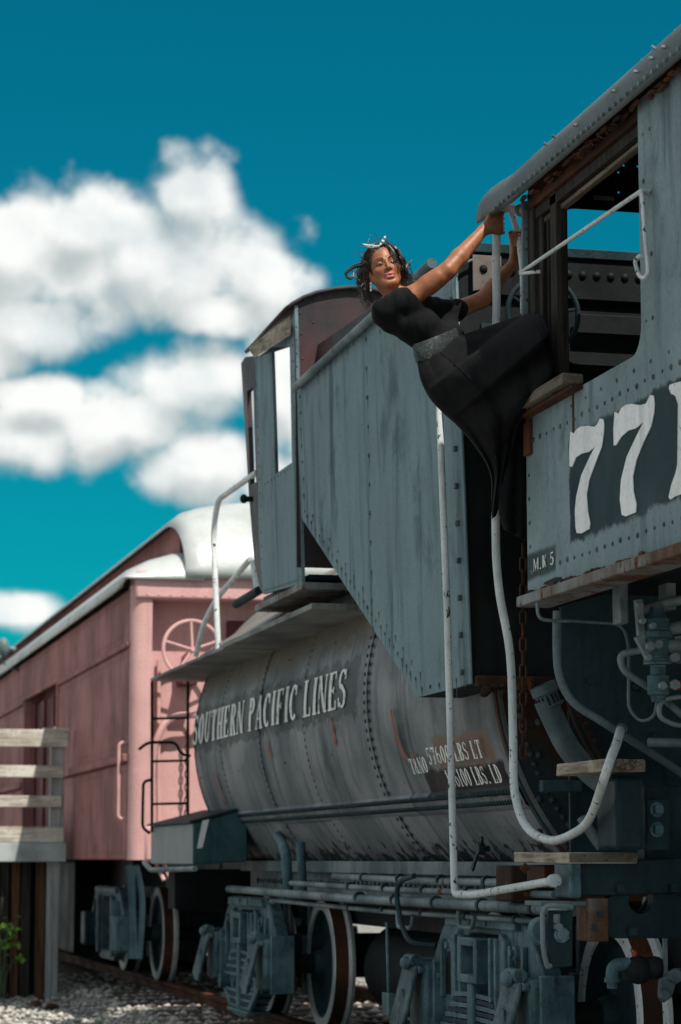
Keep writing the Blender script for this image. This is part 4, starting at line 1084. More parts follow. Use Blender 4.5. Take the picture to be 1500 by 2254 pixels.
# ------------------------------------------------------------------ locomotive
YR = 9.6                                   # rear edge of the cab
def locomotive():
    random.seed(11)
    Lc = empty('steam_locomotive', (XC, 8.5, 0), 'weathered grey steam locomotive cab with large white numerals 77 on its side', 'locomotive')
    zs, zb, ze = 3.15, 2.40, 4.03
    yw = onx(1410, 600, XS).y             # front edge of the side window
    # cab side sheet with window opening
    pts = [(YR, zb), (6.2, zb), (6.2, ze + .06), (yw, ze + .06), (yw, zs + .11)]
    for i in range(1, 7):
        a = R(15 * i); pts.append((yw + .10 - .10 * math.cos(a), zs + .11 - .11 * math.sin(a)))
    pts += [(YR, zs)]
    sd = MB(); sd.prism([(XS, y, z) for y, z in pts], (.012, 0, 0)); side = sd.build('cab_side', 'cabside', Lc, angle=30)
    rv = MB(); nx = (-1, 0, 0)
    def row(y0, y1, z0, z1, step, r=.0105, mm=rv):
        n = max(2, int(math.hypot(y1 - y0, z1 - z0) / step) + 1)
        for i in range(n):
            t = i / (n - 1); mm.dome((XS, y0 + (y1 - y0) * t + random.uniform(-.004, .004), z0 + (z1 - z0) * t + random.uniform(-.003, .003)), nx, r * random.uniform(.8, 1.25))
    row(9.53, 6.9, zb + .09, zb + .09, .085); row(9.56, 9.56, 2.5, 3.0, .085); row(9.5, 6.9, zs - .115, zs - .115, .085); row(9.02, 6.9, zs - .055, zs - .055, .17, .009)
    row(yw - .05, yw - .05, 3.25, 3.95, .16, .009); row(yw - .12, yw - .12, 3.25, 3.95, .23, .009); row(7.4, 6.9, 3.3, 3.3, .085)
    rv.build('rivets', 'rivet', side, kind='stuff')
    jn = MB(); jn.box(XS - .0035, XS - .0005, 8.985, 9.003, zs - .17, zs - .002); jn.build('sheet_joint', 'rust', side)
    # numerals, traced outlines on the side sheet
    k = 450 / 1352
    def zp(pts, x=XS - .004): return [onx(1050 + a * k, 600 + b * k, x) for a, b in pts]
    n1 = [(618, 1050), (640, 1065), (660, 1035), (690, 1017), (730, 1013), (775, 1020), (795, 1005), (812, 965), (835, 970), (840, 1000), (838, 1060), (825, 1150), (785, 1255), (742, 1370), (725, 1470), (733, 1580), (748, 1660), (743, 1695), (690, 1725), (660, 1722), (652, 1680), (648, 1580), (657, 1480), (690, 1340), (750, 1210), (782, 1150), (740, 1185), (690, 1198), (655, 1222), (630, 1285), (613, 1280), (610, 1180)]
    n2 = [(910, 920), (935, 935), (955, 895), (985, 874), (1020, 868), (1080, 877), (1118, 866), (1145, 810), (1168, 815), (1174, 860), (1170, 930), (1152, 1015), (1100, 1125), (1055, 1235), (1030, 1350), (1035, 1450), (1054, 1530), (1050, 1585), (985, 1612), (958, 1602), (945, 1500), (953, 1370), (990, 1220), (1055, 1080), (1102, 988), (1050, 1030), (1000, 1045), (955, 1085), (920, 1142), (905, 1142), (903, 1040)]
    n3 = [(1270, 765), (1275, 742), (1300, 733), (1400, 705), (1520, 660), (1520, 1400), (1400, 1447), (1310, 1480), (1278, 1502), (1268, 1485), (1285, 1405), (1312, 1330), (1326, 1270), (1330, 870), (1312, 815), (1280, 798)]
    for pl, mt in ((n1, 'numeral'), (n2, 'numeral'), (n3, 'letter')):
        m = MB(); m.prism(zp(pl), (.003, 0, 0)); m.build('numeral', mt, side, smooth=False)
    o = onx(1175, 1258, XS - .003); o2 = onx(1222, 1248, XS - .003); ht = onx(1175, 1231, XS).z - o.z
    lettering('M.K 5', lambda u, v: Vector((XS - .0035, o.y - u, o.z + v)), ht, o.y - o2.y, 'letter', side)
    # rusted bottom flange with hole, torn plate at the corner
    fl = MB(); fl.box(XS - .045, XS + .1, 6.2, YR + .02, zb - .045, zb - .001); flg = fl.build('cab_sill', 'sillrust', Lc, bevel=.006)
    sc = MB()
    for i in range(40):
        p = Vector((XS - .012, random.uniform(8.2, 9.55), zb + random.uniform(-.003, .012)))
        sc.ell(p, (random.uniform(.006, .013), random.uniform(.015, .05), random.uniform(.005, .013)), 6, 4)
    sc.build('rust_scale', 'rust', flg, kind='stuff')
    hl = MB(); p = onx(1210, 1282, XS - .003); hl.prism([onx(a, b, XS - .004) for a, b in ((1196, 1286), (1200, 1281), (1222, 1271), (1236, 1270), (1234, 1276), (1210, 1288))], (.002, 0, 0)); hl.build('rust_hole', 'black', side)
    # rear wall of the cab: jamb, lower sheet, upper sheet with a few pin holes
    xo = ony(1231, 600, YR - .03).x; zt = ony(1300, 459, YR - .03).z; zl = ony(1300, 803, YR - .03).z
    rw = MB(); Yw = YR - .03
    op = [(xo, zl + .08), (xo, zt - .08)] + [(xo + .08 - .08 * math.cos(R(a)), zt - .08 + .08 * math.sin(R(a))) for a in (15, 30, 45, 60, 75)] + [(xo + .08, zt), (xo + .9, zt)]
    ol = [(xo + .9, zl), (xo + .08, zl)] + [(xo + .08 - .08 * math.sin(R(a)), zl + .08 - .08 * math.cos(R(a))) for a in (15, 30, 45, 60, 75)]
    xl = XS + .013
    rw.prism([(xl, Yw, zl + .08), (xl, Yw, zt - .08), (xo, Yw, zt - .08), (xo, Yw, zl + .08)], (0, .02, 0))
    rw.prism([(xl, Yw, zt - .0799), *[(x, Yw, z) for x, z in op[1:]], (xo + .9, Yw, zt + .05), (xl, Yw, zt + .05)], (0, .02, 0))
    rw.prism([(xl, Yw, zl + .0799), *[(x, Yw, z) for x, z in (op[0:1] + ol[::-1])], (xo + .9, Yw, zb), (xl, Yw, zb)], (0, .02, 0))
    rw.box(xo + .9, 6.08, Yw, Yw + .02, zb, zt + .05)
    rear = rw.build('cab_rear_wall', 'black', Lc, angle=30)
    # upper sheet as a fine grid with pin holes left open
    ug = MB(); holes = {tuple(round(v, 2) for v in (ony(px, py, Yw).x, ony(px, py, Yw).z)) for px, py in ((1363, 380), (1405, 366), (1374, 362), (1365, 423))}
    st = .008; nx_, nz_ = 90, 69
    hs = [(ony(px, py, Yw).x, ony(px, py, Yw).z) for px, py in ((1363, 380), (1405, 366), (1374, 362), (1365, 423))]
    v = [(xl + i * st, Yw + .01, zt + .045 + j * st) for j in range(nz_ + 1) for i in range(nx_ + 1)]
    f = []
    for j in range(nz_):
        for i in range(nx_):
            cx, cz = xl + (i + .5) * st, zt + .045 + (j + .5) * st
            if cz > np.interp(cx, [3.03, 3.055, 3.12, 3.25, 3.45, 3.75, 4.1], [4.16, 4.192, 4.228, 4.26, 4.315, 4.38, 4.43]) - .004: continue
            if any(abs(cx - a) < st * .5 and abs(cz - b) < st * .5 for a, b in hs): continue
            f.append((j * (nx_ + 1) + i, j * (nx_ + 1) + i + 1, (j + 1) * (nx_ + 1) + i + 1, (j + 1) * (nx_ + 1) + i))
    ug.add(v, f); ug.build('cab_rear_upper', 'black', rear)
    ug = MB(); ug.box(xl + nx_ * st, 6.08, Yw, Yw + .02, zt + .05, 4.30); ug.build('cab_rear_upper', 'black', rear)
    npz = MB(); p = ony(1330, 436, Yw - .004); npz.box(p.x - .045, p.x + .045, Yw - .006, Yw - .001, p.z - .009, p.z + .009); npz.build('name_plate', 'pipe', rear)
    # inside of the cab
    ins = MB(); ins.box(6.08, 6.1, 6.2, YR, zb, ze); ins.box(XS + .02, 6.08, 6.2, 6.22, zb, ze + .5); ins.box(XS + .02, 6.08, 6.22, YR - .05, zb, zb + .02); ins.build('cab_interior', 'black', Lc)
    # corner post, window frame pieces of worn dark wood
    ps = MB(); ps.prism([ony(1150, 442, YR + .012), ony(1164, 442, YR + .012), ony(1164, 905, YR + .012), ony(1151, 905, YR + .012)], (0, .02, 0)); post = ps.build('corner_post', 'pipe', Lc, bevel=.003)
    hb = MB()
    for (px, py) in ((1157, 460), (1158, 504), (1161, 526), (1159, 549), (1159, 600), (1160, 660)): hb.dome(ony(px, py, YR + .012), (0, -1, 0), .008)
    hb.build('post_rivets', 'rivet', post, kind='stuff')
    for (a, b, x0) in ((1166, 1176, .012), (1177, 1194, .03), (1196, 1208, .05), (1212, 1226, .02)):
        y1, y0 = onx(a, 600, XS + x0).y, onx(b, 600, XS + x0).y
        q = MB(); q.box(XS + x0, XS + x0 + .05, y0, y1, zs - .02, ze + .03); q.build('window_frame', 'darkwood', Lc, bevel=.005)
    for (z0, z1, x0, mt) in ((ze - .005, ze + .04, .004, 'rust'), (ze - .055, ze - .01, .02, 'darkwood'), (ze - .08, ze - .06, .04, 'restwood')):
        q = MB(); q.box(XS + x0, XS + x0 + .03, yw + .005, YR - .03, z0, z1); q.build('window_header', mt, Lc, bevel=.004)
    q = MB(); q.box(XS + .016, XS + .036, 6.22, YR - .02, ze + .045, ze + .185); q.build('eave_fascia', 'rust', Lc)
    # arm rest plank on the sill
    a0, a1 = onx(1144, 896, 3.02), onx(1236, 824, 3.02)
    q = MB(); q.box(3.02, 3.115, a1.y, YR - .02, zs + .003, zs + .048); q.v = [tuple(Vector(p) + mnoise.noise_vector(Vector(p) * 9) * .008) for p in q.v]; q.build('arm_rest', 'restwood', Lc, bevel=.006)
    q = MB(); q.box(3.05, 3.099, a1.y - .03, YR - .05, zs - .016, zs - .001); q.build('arm_rest_cleat', 'rust', Lc, bevel=.003)
    q = MB(); q.box(XS - .02, XS - .001, YR - .09, YR - .02, zs - .17, zs - .03); q.build('rest_bracket', 'rust', Lc, bevel=.004)
    # --- roof: shallow arch with rounded shoulder and riveted drip edge
    prof = [(3.035, 4.055), (3.024, 4.075), (3.018, 4.10), (3.018, 4.13), (3.028, 4.16), (3.055, 4.192), (3.12, 4.228), (3.25, 4.26), (3.45, 4.315), (3.75, 4.38), (4.1, 4.43), (4.6, 4.45)]
    prof = prof + [(9.2 - x, z) for x, z in prof[::-1][1:]]
    rf = MB(); secs = [6.0, 7.0, 8.0, 8.6, 9.0, 9.3, 9.6, 9.75, 9.88, 9.98, 10.06]; n = len(prof); v = []
    for j, y in enumerate(secs):
        e = max(0, (y - 9.6) / .4)
        for i, (x, z) in enumerate(prof):
            cut = .0
            # the drip edge tapers off behind the cab; the sheet is dented along its length
            zz = z + e * .02 + .006 * mnoise.noise((x * 6, y * 3.5, 0)) if 0 < i < n - 1 else z + e * .03
            v.append((x, y - max(0, e) * .9 * max(0, min(z, 4.3) - 4.06) * (1 if x < 4.6 else 1), zz))
    rf.add(v, [(j * n + i, j * n + i + 1, (j + 1) * n + i + 1, (j + 1) * n + i) for j in range(len(secs) - 1) for i in range(n - 1)])
    roof = rf.build('cab_roof', 'roofdark', Lc, angle=60); s = roof.modifiers.new('thick', 'SOLIDIFY'); s.thickness = .014; s.offset = -1
    rv = MB(); y = 6.6
    while y < 9.75:
        rv.nut((3.023, y, 4.078), Vector((-.95, 0, -.2)).normalized(), .0075, .012); y += random.uniform(.055, .07)
    y = 6.6
    while y < 9.6:
        for (x, z, ny) in ((3.10, 4.216, .9), (3.03, 4.165, .4), (3.018, 4.125, 0)):
            if random.random() < (.6 if z > 4.18 else .3): rv.nut((x, y + random.uniform(-.05, .05), z), Vector((-.7, 0, ny)).normalized(), .0065, .014)
        y += .14
    rv.build('roof_bolts', 'bolt', roof, kind='stuff')
    tr = MB()
    for i in range(26):
        p = Vector((3.065, random.uniform(8.3, 8.75), 4.05)); tr.bar(p, p + Vector((random.uniform(-.02, .01), random.uniform(-.06, .06), random.uniform(-.03, .012))), .02, .004)
    for i in range(60):
        p = Vector((random.uniform(3.06, 3.09), random.uniform(7.2, 9.6), 4.055)); tr.ell(p, (random.uniform(.006, .014), random.uniform(.015, .045), random.uniform(.005, .014)), 6, 4)
    tr.build('torn_edge', 'rust', roof, kind='stuff')
    # white rods: stay across the window, hooked rod, second rail by the post
    def tube(name, pts, r, mat='white', rad=.03, n=10, par=Lc):
        t = MB(); pp = [Vector(p) + mnoise.noise_vector(Vector(p) * 4.5) * .0035 for p in round_path(pts, rad, 6)]; t.tube(pp, r, n); return t.build(name, mat, par)
    e0, e1 = onx(1150, 598, 3.06), onx(1412, 420, 3.06)
    tube('window_stay', [e0, e1], .0085)
    tube('stay_ring', [onx(1174, 596, 3.06) + Vector((.03, 0, 0)), onx(1160, 600, 3.045), onx(1146, 603, 3.05), onx(1146, 598, 3.06)], .0075, rad=.02)
    tube('stay_eye', [onx(1432, 420, 3.10), onx(1410, 420, 3.05), onx(1408, 427, 3.05), onx(1424, 430, 3.09)], .008, rad=.02)
    tube('window_hook', [onx(1412, 420, 3.055), onx(1420, 520, 3.055), onx(1427, 600, 3.055), onx(1417, 614, 3.055), onx(1405, 606, 3.055), onx(1397, 575, 3.055), onx(1406, 564, 3.055), onx(1414, 562, 3.055)], .0075, rad=.03)
    tube('post_rail', [ony(1112, 440, 9.97), ony(1126, 468, 9.95), ony(1143, 520, 9.9), ony(1151, 585, 9.75), ony(1153, 690, 9.7)], .0145, rad=.08)
    # long hand rail: from the roof post down past the step, round in a U and up to the slanting bar
    U = [ony(1152, 464, 9.66), ony(1118, 460, 9.86), ony(1096, 474, 9.9), ony(1093, 540, 9.9), ony(1093, 715, 9.9), ony(1092, 1150, 9.9), ony(1098, 1290, 9.9), ony(1124, 1440, 9.88), ony(1130, 1620, 9.86), ony(1134, 1745, 9.8), ony(1160, 1820, 9.72), ony(1212, 1850, 9.5), ony(1268, 1832, 9.2), ony(1304, 1790, 8.98), ony(1338, 1690, 8.72), ony(1360, 1630, 8.95), ony(1368, 1606, 9.29)]
    tube('hand_rail', smooth_path(U, 5), [.0175] * (len(smooth_path(U, 5)) * 0 + 1) and .0178, 'white', 0.0001, 14)
    q = MB(); q.cyl(ony(1366, 1614, 9.24), ony(1369, 1604, 9.31), .024, 12); q.build('rail_collar', 'pipe', Lc)
    q = MB(); q.cyl(ony(1147, 463, 9.69), ony(1151, 464, 9.66), .028, 14); q.build('rail_flange', 'pipe', Lc)
    # slanting bar and thin pipes on the apron
    bz = 9.33
    ap = MB(); ap.prism([ony(a, b, 9.46) for a, b in ((1236, 1335), (1236, 1480), (1268, 1545), (1338, 1592), (1440, 1655), (1620, 1770), (1620, 1225))], (0, .03, 0)); apn = ap.build('rear_apron', 'dark', Lc)
    rvm = MB()
    for px, py in ((1398, 1512), (1414, 1517), (1300, 1500), (1440, 1620)): rvm.nut(ony(px, py, 9.46), (0, -1, 0), .016, .02)
    rvm.build('apron_bolts', 'dark', apn, kind='stuff')
    tube('slanting_bar', smooth_path([ony(1227, 1345, bz), ony(1226, 1420, bz), ony(1232, 1490, bz), ony(1262, 1545, bz), ony(1330, 1590, bz), ony(1420, 1648, bz), ony(1520, 1715, bz)], 5), .0165, 'pipe', 1e-4)
    tube('sand_pipe', [ony(1182, 1328, 9.3), ony(1184, 1364, 9.3), ony(1225, 1368, 9.3), ony(1262, 1366, 9.28), ony(1370, 1374, 9.2), ony(1384, 1420, 9.2), ony(1384, 1560, 9.2), ony(1410, 1590, 9.2), ony(1440, 1580, 9.15), ony(1448, 1535, 9.1)], .0068, 'pipe', .09)
    tube('bypass_pipe', [ony(1425, 1430, 9.0), ony(1362, 1440, 9.05), ony(1372, 1478, 9.05), ony(1440, 1520, 9.05), ony(1520, 1590, 9.05)], .0145, 'pipe', .05)
    tube('loop_pipe', [ony(1520, 1530, 8.9), ony(1455, 1540, 8.95), ony(1450, 1580, 8.95), ony(1490, 1598, 8.95), ony(1520, 1596, 8.95)], .010, 'pipe', .06)
    tube('stub_pipe', [ony(1428, 1634, 9.2), ony(1520, 1636, 9.1)], .019, 'pipe'); tube('steam_pipe', [ony(1418, 1342, 9.0), ony(1470, 1326, 8.95), ony(1520, 1316, 8.9)], .019, 'pipe')
    # hangers under the cab floor
    for (x0, x1, y0, y1) in ((1364, 1385, 1270, 1372), (1466, 1490, 1245, 1342)):
        q = MB(); a, b = ony(x0, y0, 9.0), ony(x1, y1, 9.0); q.box(a.x, b.x, 9.0, 9.09, b.z, a.z); q.build('pipe_hanger', 'pipe', Lc, bevel=.006)
    # brake valve cluster
    vc = ony(1452, 1440, 8.95); px_ = lambda x, y: ony(x, y, 8.95)
    vb = MB(); r0 = .044
    vb.lathe(px_(1450, 1545), (0, 0, 1), [(.001, 0), (.026, 0), (.03, .02), (.042, .03), (.042, .1), (.03, .105), (.03, .14), (.056, .145), (.056, .165), (.044, .17), (.046, .24), (.06, .25), (.06, .27), (.05, .275), (.048, .32), (.03, .34), (.028, .37), (.001, .37)], 20)
    val = vb.build('brake_valve', 'blueiron', Lc)
    vd = MB()
    vd.cyl(px_(1425, 1425), px_(1500, 1420), .03, 14); vd.cyl(px_(1412, 1400), px_(1440, 1400), .018, 10); vd.cyl(px_(1470, 1385), px_(1512, 1378), .026, 12)
    for x, y, r in ((1425, 1425, .02), (1442, 1422, .02), (1420, 1450, .014), (1452, 1512, .018), (1478, 1510, .022), (1408, 1370, .014), (1402, 1335, .014), (1478, 1450, .02), (1430, 1380, .014)):
        p = px_(x, y) + Vector((-.01, -.05, 0)); vd.nut(p, (0, -1, 0), r, .025)
    for a, b in (((1405, 1320), (1412, 1400)), ((1404, 1400), (1430, 1450)), ((1490, 1400), (1500, 1460))): vd.bar(px_(*a), px_(*b), .03, .03)
    vd.build('valve_fittings', 'pipe', val, bevel=.003, kind='stuff')
    hd = MB(); hd.cyl(px_(1492, 1508), px_(1512, 1508), .02, 10); hd.build('red_plug', 'redlead', val)
    # chain at the gangway, every link its own piece
    for i in range(16):
        z0, z1 = ony(1152, 1195 + i * 29.5, 9.72), ony(1152, 1195 + (i + 1) * 29.5 + 6, 9.72); c = (z0 + z1) / 2; hh = (z0.z - z1.z) / 2 - .003
        uu = Vector((1, 0, 0)) if i % 2 else Vector((.5, .86, 0)); lk = []
        for s_, a0 in ((1, 0), (-1, 180)):
            lk += [c + uu * (.013 * math.cos(R(a0 + a))) + Vector((0, 0, s_ * (hh - .013) + .013 * math.sin(R(a0 + a)))) for a in (0, 45, 90, 135, 180)]
        q = MB(); q.tube(lk, .0048, 6, closed=True); q.build('chain_link', 'rust', Lc)
    # curved brace pipe with slotted collar, riveted strip beside it
    yb = 10.3
    bp = [ony(1200, 1540, yb), ony(1218, 1580, yb), ony(1248, 1640, yb), ony(1290, 1692, yb), ony(1330, 1725, yb)]
    t = MB(); t.tube(smooth_path(bp, 5), .052, 16); brc = t.build('brace_pipe', 'pipe', Lc)
    co = MB(); c0 = ony(1196, 1512, yb); co.lathe(c0, (bp[1] - bp[0]).normalized(), [(.02, -.01), (.06, -.01), (.062, .03), (.055, .035), (.055, .085), (.062, .09), (.05, .10)], 24); col_ = co.build('collar', 'pipe', brc)
    sl = MB(); ax = (bp[1] - bp[0]).normalized(); u = ax.cross(Vector((0, 1, 0))).normalized(); w = ax.cross(u)
    for i in range(16):
        a = 2 * math.pi * i / 16; p = c0 + (u * math.cos(a) + w * math.sin(a)) * .056 + ax * .04; sl.bar(p, p + ax * .042, .008, .006)
    sl.build('collar_slots', 'black', col_, kind='stuff')
    stp = smooth_path([ony(1240, 1512, 10.2), ony(1262, 1580, 10.2), ony(1290, 1640, 10.2), ony(1318, 1690, 10.2)], 5)
    t = MB(); t.tube(stp, .008, 6); t.tube([p + Vector((.03, .01, .01)) for p in stp], .008, 6); t.build('brace_strip', 'rust', brc)
    bs = MB()
    for px, py in ((1266, 1556), (1274, 1575), (1283, 1594), (1291, 1614), (1300, 1632)): bs.dome(ony(px + 8, py, 10.2), (-.3, -1, 0), .015)
    bs.build('brace_rivets', 'rust', brc, kind='stuff')
    bkp = MB(); bkp.box(ony(1250, 1600, 10.4).x, 6.0, 10.38, 10.4, 1.3, 2.1); bkp.build('apron_back', 'dark', Lc)
    # --- steps
    def step(cx, x0, xr, yb_, zc, th, name):
        q = MB(); q.box(x0, xr, cx, yb_, zc - th / 2, zc + th / 2); q.v = [tuple(Vector(p) + mnoise.noise_vector(Vector(p) * 7) * .006) for p in q.v]; o_ = q.build(name, 'planky', Lc, bevel=.005); g_ = MB(); g_.box(x0 + .004, xr - .004, cx - .008, cx - .001, zc - th / 2 + .004, zc + th / 2 - .004); g_.build('shaded_end_grain', 'restwood', o_, bevel=.002); return o_  # thin dark plate paints shade onto the end grain of the step
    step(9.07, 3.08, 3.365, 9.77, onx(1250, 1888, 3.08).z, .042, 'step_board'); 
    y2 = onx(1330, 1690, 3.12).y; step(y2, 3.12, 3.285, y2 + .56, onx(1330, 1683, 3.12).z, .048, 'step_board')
    q = MB(); z1 = onx(1330, 1705, 3.12).z; q.box(3.19, 3.30, y2 + .06, y2 + .3, 1.36, z1 - .002); q.build('step_riser', 'dark', Lc, bevel=.02)
    tube('step_strap', smooth_path([ony(1322, 1735, 9.0), ony(1336, 1780, 9.0), ony(1342, 1830, 9.0), ony(1340, 1868, 9.0)], 4), .016, 'white', 1e-4)
    tube('step_strap', smooth_path([ony(1280, 1800, 9.25), ony(1305, 1840, 9.22), ony(1325, 1866, 9.2)], 4), .022, 'pipe', 1e-4)
    q = MB(); a, b = ony(1195, 1717, 9.6), ony(1282, 1744, 9.6); q.box(a.x, b.x, 9.6, 9.65, b.z, a.z); q.build('step_angle', 'dark', Lc, bevel=.005)
    q = MB(); a, b = ony(1422, 1757, 8.95), ony(1476, 1872, 8.95); q.box(a.x, b.x, 8.95, 9.0, b.z, a.z); bpL = q.build('bolt_plate', 'dark', Lc, bevel=.008)
    for py in (1782, 1826):
        q = MB(); p = ony(1446, py, 8.95); q.lathe(p, (0, -1, 0), [(.001, .006), (.03, .006), (.03, 0)], 16); q.bar(p, p + Vector((0, -.03, 0)), .034, .034); q.build('square_bolt', 'blueiron', bpL, bevel=.004)
    q = MB(); a, b = ony(1480, 1700, 9.1), ony(1415, 1880, 9.1); q.box(ony(1418, 1700, 9.2).x, 6, 9.2, 9.3, 1.32, 1.62); q.build('ash_pan', 'dark', Lc, bevel=.01)
    # --- rear frame casting under the steps
    yc = 9.1
    def zx(px, py): p = ony(px, py, yc); return p
    def plate(pts, dy, name, mat, bev=.006, par=Lc):
        q = MB(); q.prism([zx(*p) for p in pts], (0, dy, 0)); return q.build(name, mat, par, bevel=bev)
    cast = plate([(1256, 1902), (1540, 1886), (1540, 1965), (1256, 1974)], .15, 'frame_beam', 'dark')
    q = MB(); a, b = zx(1250, 1898), zx(1278, 1977); q.box(a.x, b.x, yc - .02, yc + .17, b.z, a.z); q.build('beam_end', 'blueiron', cast, .0, bevel=.01)
    # web plate with an oval cut-out, as a ring of pieces
    wp = MB(); ov = [(1415 + 28 * math.cos(R(a)), 1980 + 32 * math.sin(R(a))) for a in range(0, 360, 15)]
    out = []
    for a in range(0, 360, 15):
        c, s = math.cos(R(a)), math.sin(R(a)); t = min((75 if c < 0 else 110) / max(abs(c), 1e-6), (14.5 if s < 0 else 86) / max(abs(s), 1e-6) if abs(s) > 1e-6 else 1e9)
        out.append((1415 + t * c, max(1948, 1980 + t * s)))
    vv = []
    for dy in (.02, .08):
        for o_, i_ in zip(out, ov):
            p = zx(*o_); p2 = zx(*i_); vv += [(p.x, yc + dy, p.z), (p2.x, yc + dy, p2.z)]
    m_ = len(ov); ff = []
    for i in range(m_):
        j = (i + 1) % m_; o_ = 2 * m_
        ff += [(2 * i, 2 * i + 1, 2 * j + 1, 2 * j), (o_ + 2 * i, o_ + 2 * j, o_ + 2 * j + 1, o_ + 2 * i + 1), (2 * i, 2 * j, o_ + 2 * j, o_ + 2 * i), (2 * i + 1, o_ + 2 * i + 1, o_ + 2 * j + 1, 2 * j + 1)]
    wp.add(vv, ff); wp.build('frame_web', 'dark', cast, angle=25)
    q = MB(); a, b = zx(1290, 1977), zx(1332, 2072); q.box(a.x, b.x, yc - .05, yc + .12, b.z, a.z); q.build('rusty_lug', 'sillrust', cast, bevel=.006)
    for px, py in ((1362, 1955), (1480, 1955), (1390, 2050)):
        sb = MB(); p = zx(px, py); sb.bar(p + Vector((0, .02, 0)), p + Vector((0, -.03, 0)), .03, .03); sb.build('frame_bolt', 'dark', cast)
    for px, py in ((1310, 2012), (1297, 2040)):
        sb = MB(); p = zx(px, py); sb.nut(p + Vector((0, -.05, 0)), (0, -1, 0), .012, .01); sb.build('frame_bolt', 'dark', cast)
    q = MB(); a, b = zx(1190, 1984), zx(1292, 1994); q.box(a.x, b.x, yc, yc + .2, b.z, a.z); q.build('tie_strap', 'pipe', cast, bevel=.003)
    # hanger bracket with big nut and roller
    yh = 9.0
    hb = MB(); hb.prism([ony(x, y, yh) for x, y in ((1208, 2004), (1262, 2004), (1262, 2128), (1218, 2132), (1206, 2110))], (0, .03, 0)); hbo = hb.build('hanger_bracket', 'dark', Lc, bevel=.006)
    hb = MB(); hb.tube(round_path([ony(1262, 1997, yh - .03), ony(1194, 1990, yh - .01), ony(1196, 2090, yh - .01), ony(1206, 2130, yh), ony(1214, 2124, yh)], .05), .010, 8); hb.build('hanger_strap', 'pipe', hbo)
    nt_ = MB(); p = ony(1236, 2058, yh); nt_.lathe(p, (0, -1, 0), [(.03, 0), (.03, .006), (.001, .006)], 18); nt_.nut(p, (0, -1, 0), .026, .03); nt_.cyl(p, p + Vector((0, -.042, 0)), .013, 12); nt_.build('nut', 'blueiron', hbo, bevel=.002)
    nt_ = MB(); nt_.cyl(ony(1226, 2012, yh), ony(1226, 2032, yh), .014, 8); nt_.nut(ony(1226, 2040, yh), (0, -1, 0), .016, .03); nt_.build('stud', 'pipe', hbo)
    ro = MB(); ro.lathe(ony(1200, 2050, yh + .05), (0, 1, 0), [(.001, 0), (.05, 0), (.055, .02), (.055, .05), (.001, .06)], 20); ro.build('roller', 'blueiron', hbo)
    # trailing wheel, air pipe elbow, brake rod
    eb = MB(); ye = 9.05; eb.tube(round_path([ony(1348, 2160, ye), ony(1348, 2125, ye), ony(1385, 2122, ye)], .05), .025, 12); eb.lathe(ony(1348, 2164, ye), (0, 0, 1), [(.001, -.02), (.02, -.02), (.02, 0), (.03, .004), (.03, .02)], 14)
    elb = eb.build('pipe_elbow', 'blueiron', Lc)
    eb = MB(); eb.ell(ony(1405, 2135, ye), (.06, .05, .055)); eb.ell(ony(1440, 2130, ye), (.05, .05, .045)); eb.nut(ony(1385, 2155, ye), (0, 0, 1), .024, .03); eb.nut(ony(1465, 2148, ye), (0, 0, -1), .02, .03); eb.build('cock_body', 'black', elb)
    eb = MB(); eb.ell(ony(1397, 2100, ye), (.012, .012, .016)); eb.build('cock_tip', 'redlead', elb)
    q = MB(); a, b = ony(1462, 2066, 9.0), ony(1472, 2200, 9.0); q.box(a.x, b.x, 9.0, 9.02, b.z, a.z); q.build('brake_rod', 'pipe', Lc)
    q = MB(); q.prism([ony(x, y, 8.98) for x, y in ((1455, 2155), (1478, 2145), (1500, 2130), (1480, 2195), (1462, 2208), (1453, 2195))], (0, .03, 0)); q.nut(ony(1460, 2190, 8.98), (0, -1, 0), .022, .03); q.nut(ony(1484, 2148, 8.98), (0, -1, 0), .03, .03); q.build('rod_clevis', 'pipe', Lc, bevel=.004)
    tube('brake_shaft', [ony(1420, 1990, 9.4), ony(1520, 1992, 9.4)], .03, 'pipe'); tube('brake_strut', [ony(1400, 2030, 9.3), ony(1455, 1955, 9.3)], .022, 'dark')
    # frame and axle mass behind
    q = MB(); q.box(3.95, 5.25, 6.0, 10.3, .75, 1.26); q.build('main_frame', 'black', Lc)
    q = MB(); a = ony(1130, 1898, 9.75); q.box(3.14, 3.5, 9.55, 9.78, 1.24, 1.305); q.build('step_bearer', 'rust', Lc, bevel=.005)
    q = MB(); p = ony(1155, 1911, 9.55); q.bar(p, p + Vector((0, -.015, 0)), .03, .03, (1, 0, 1)); q.build('square_bolt', 'rust', Lc)
o8 = 8.5
def cz(px, py): p = onx(px, py, XS); return p.y - o8, p.z
MT['cabside'] = weathered('cab_side_paint', (0.165, 0.225, 0.245), (0.225, 0.295, 0.32), TEALDARK, (3.5, 3.5, 0.3), 1.0, 0.12, 0.6,
    patches=[((None, -2.5, cz(1262, 1190)[1] + .0), (None, cz(1253, 1000)[0], cz(1262, 955)[1]), (0.014, 0.036, 0.043), 0.05),
             ((None, cz(1224, 1240)[0], cz(1160, 1280)[1]), (None, 1.2, cz(1160, 1225)[1] + .005), (0.03, 0.06, 0.065), 0.015)])
locomotive()
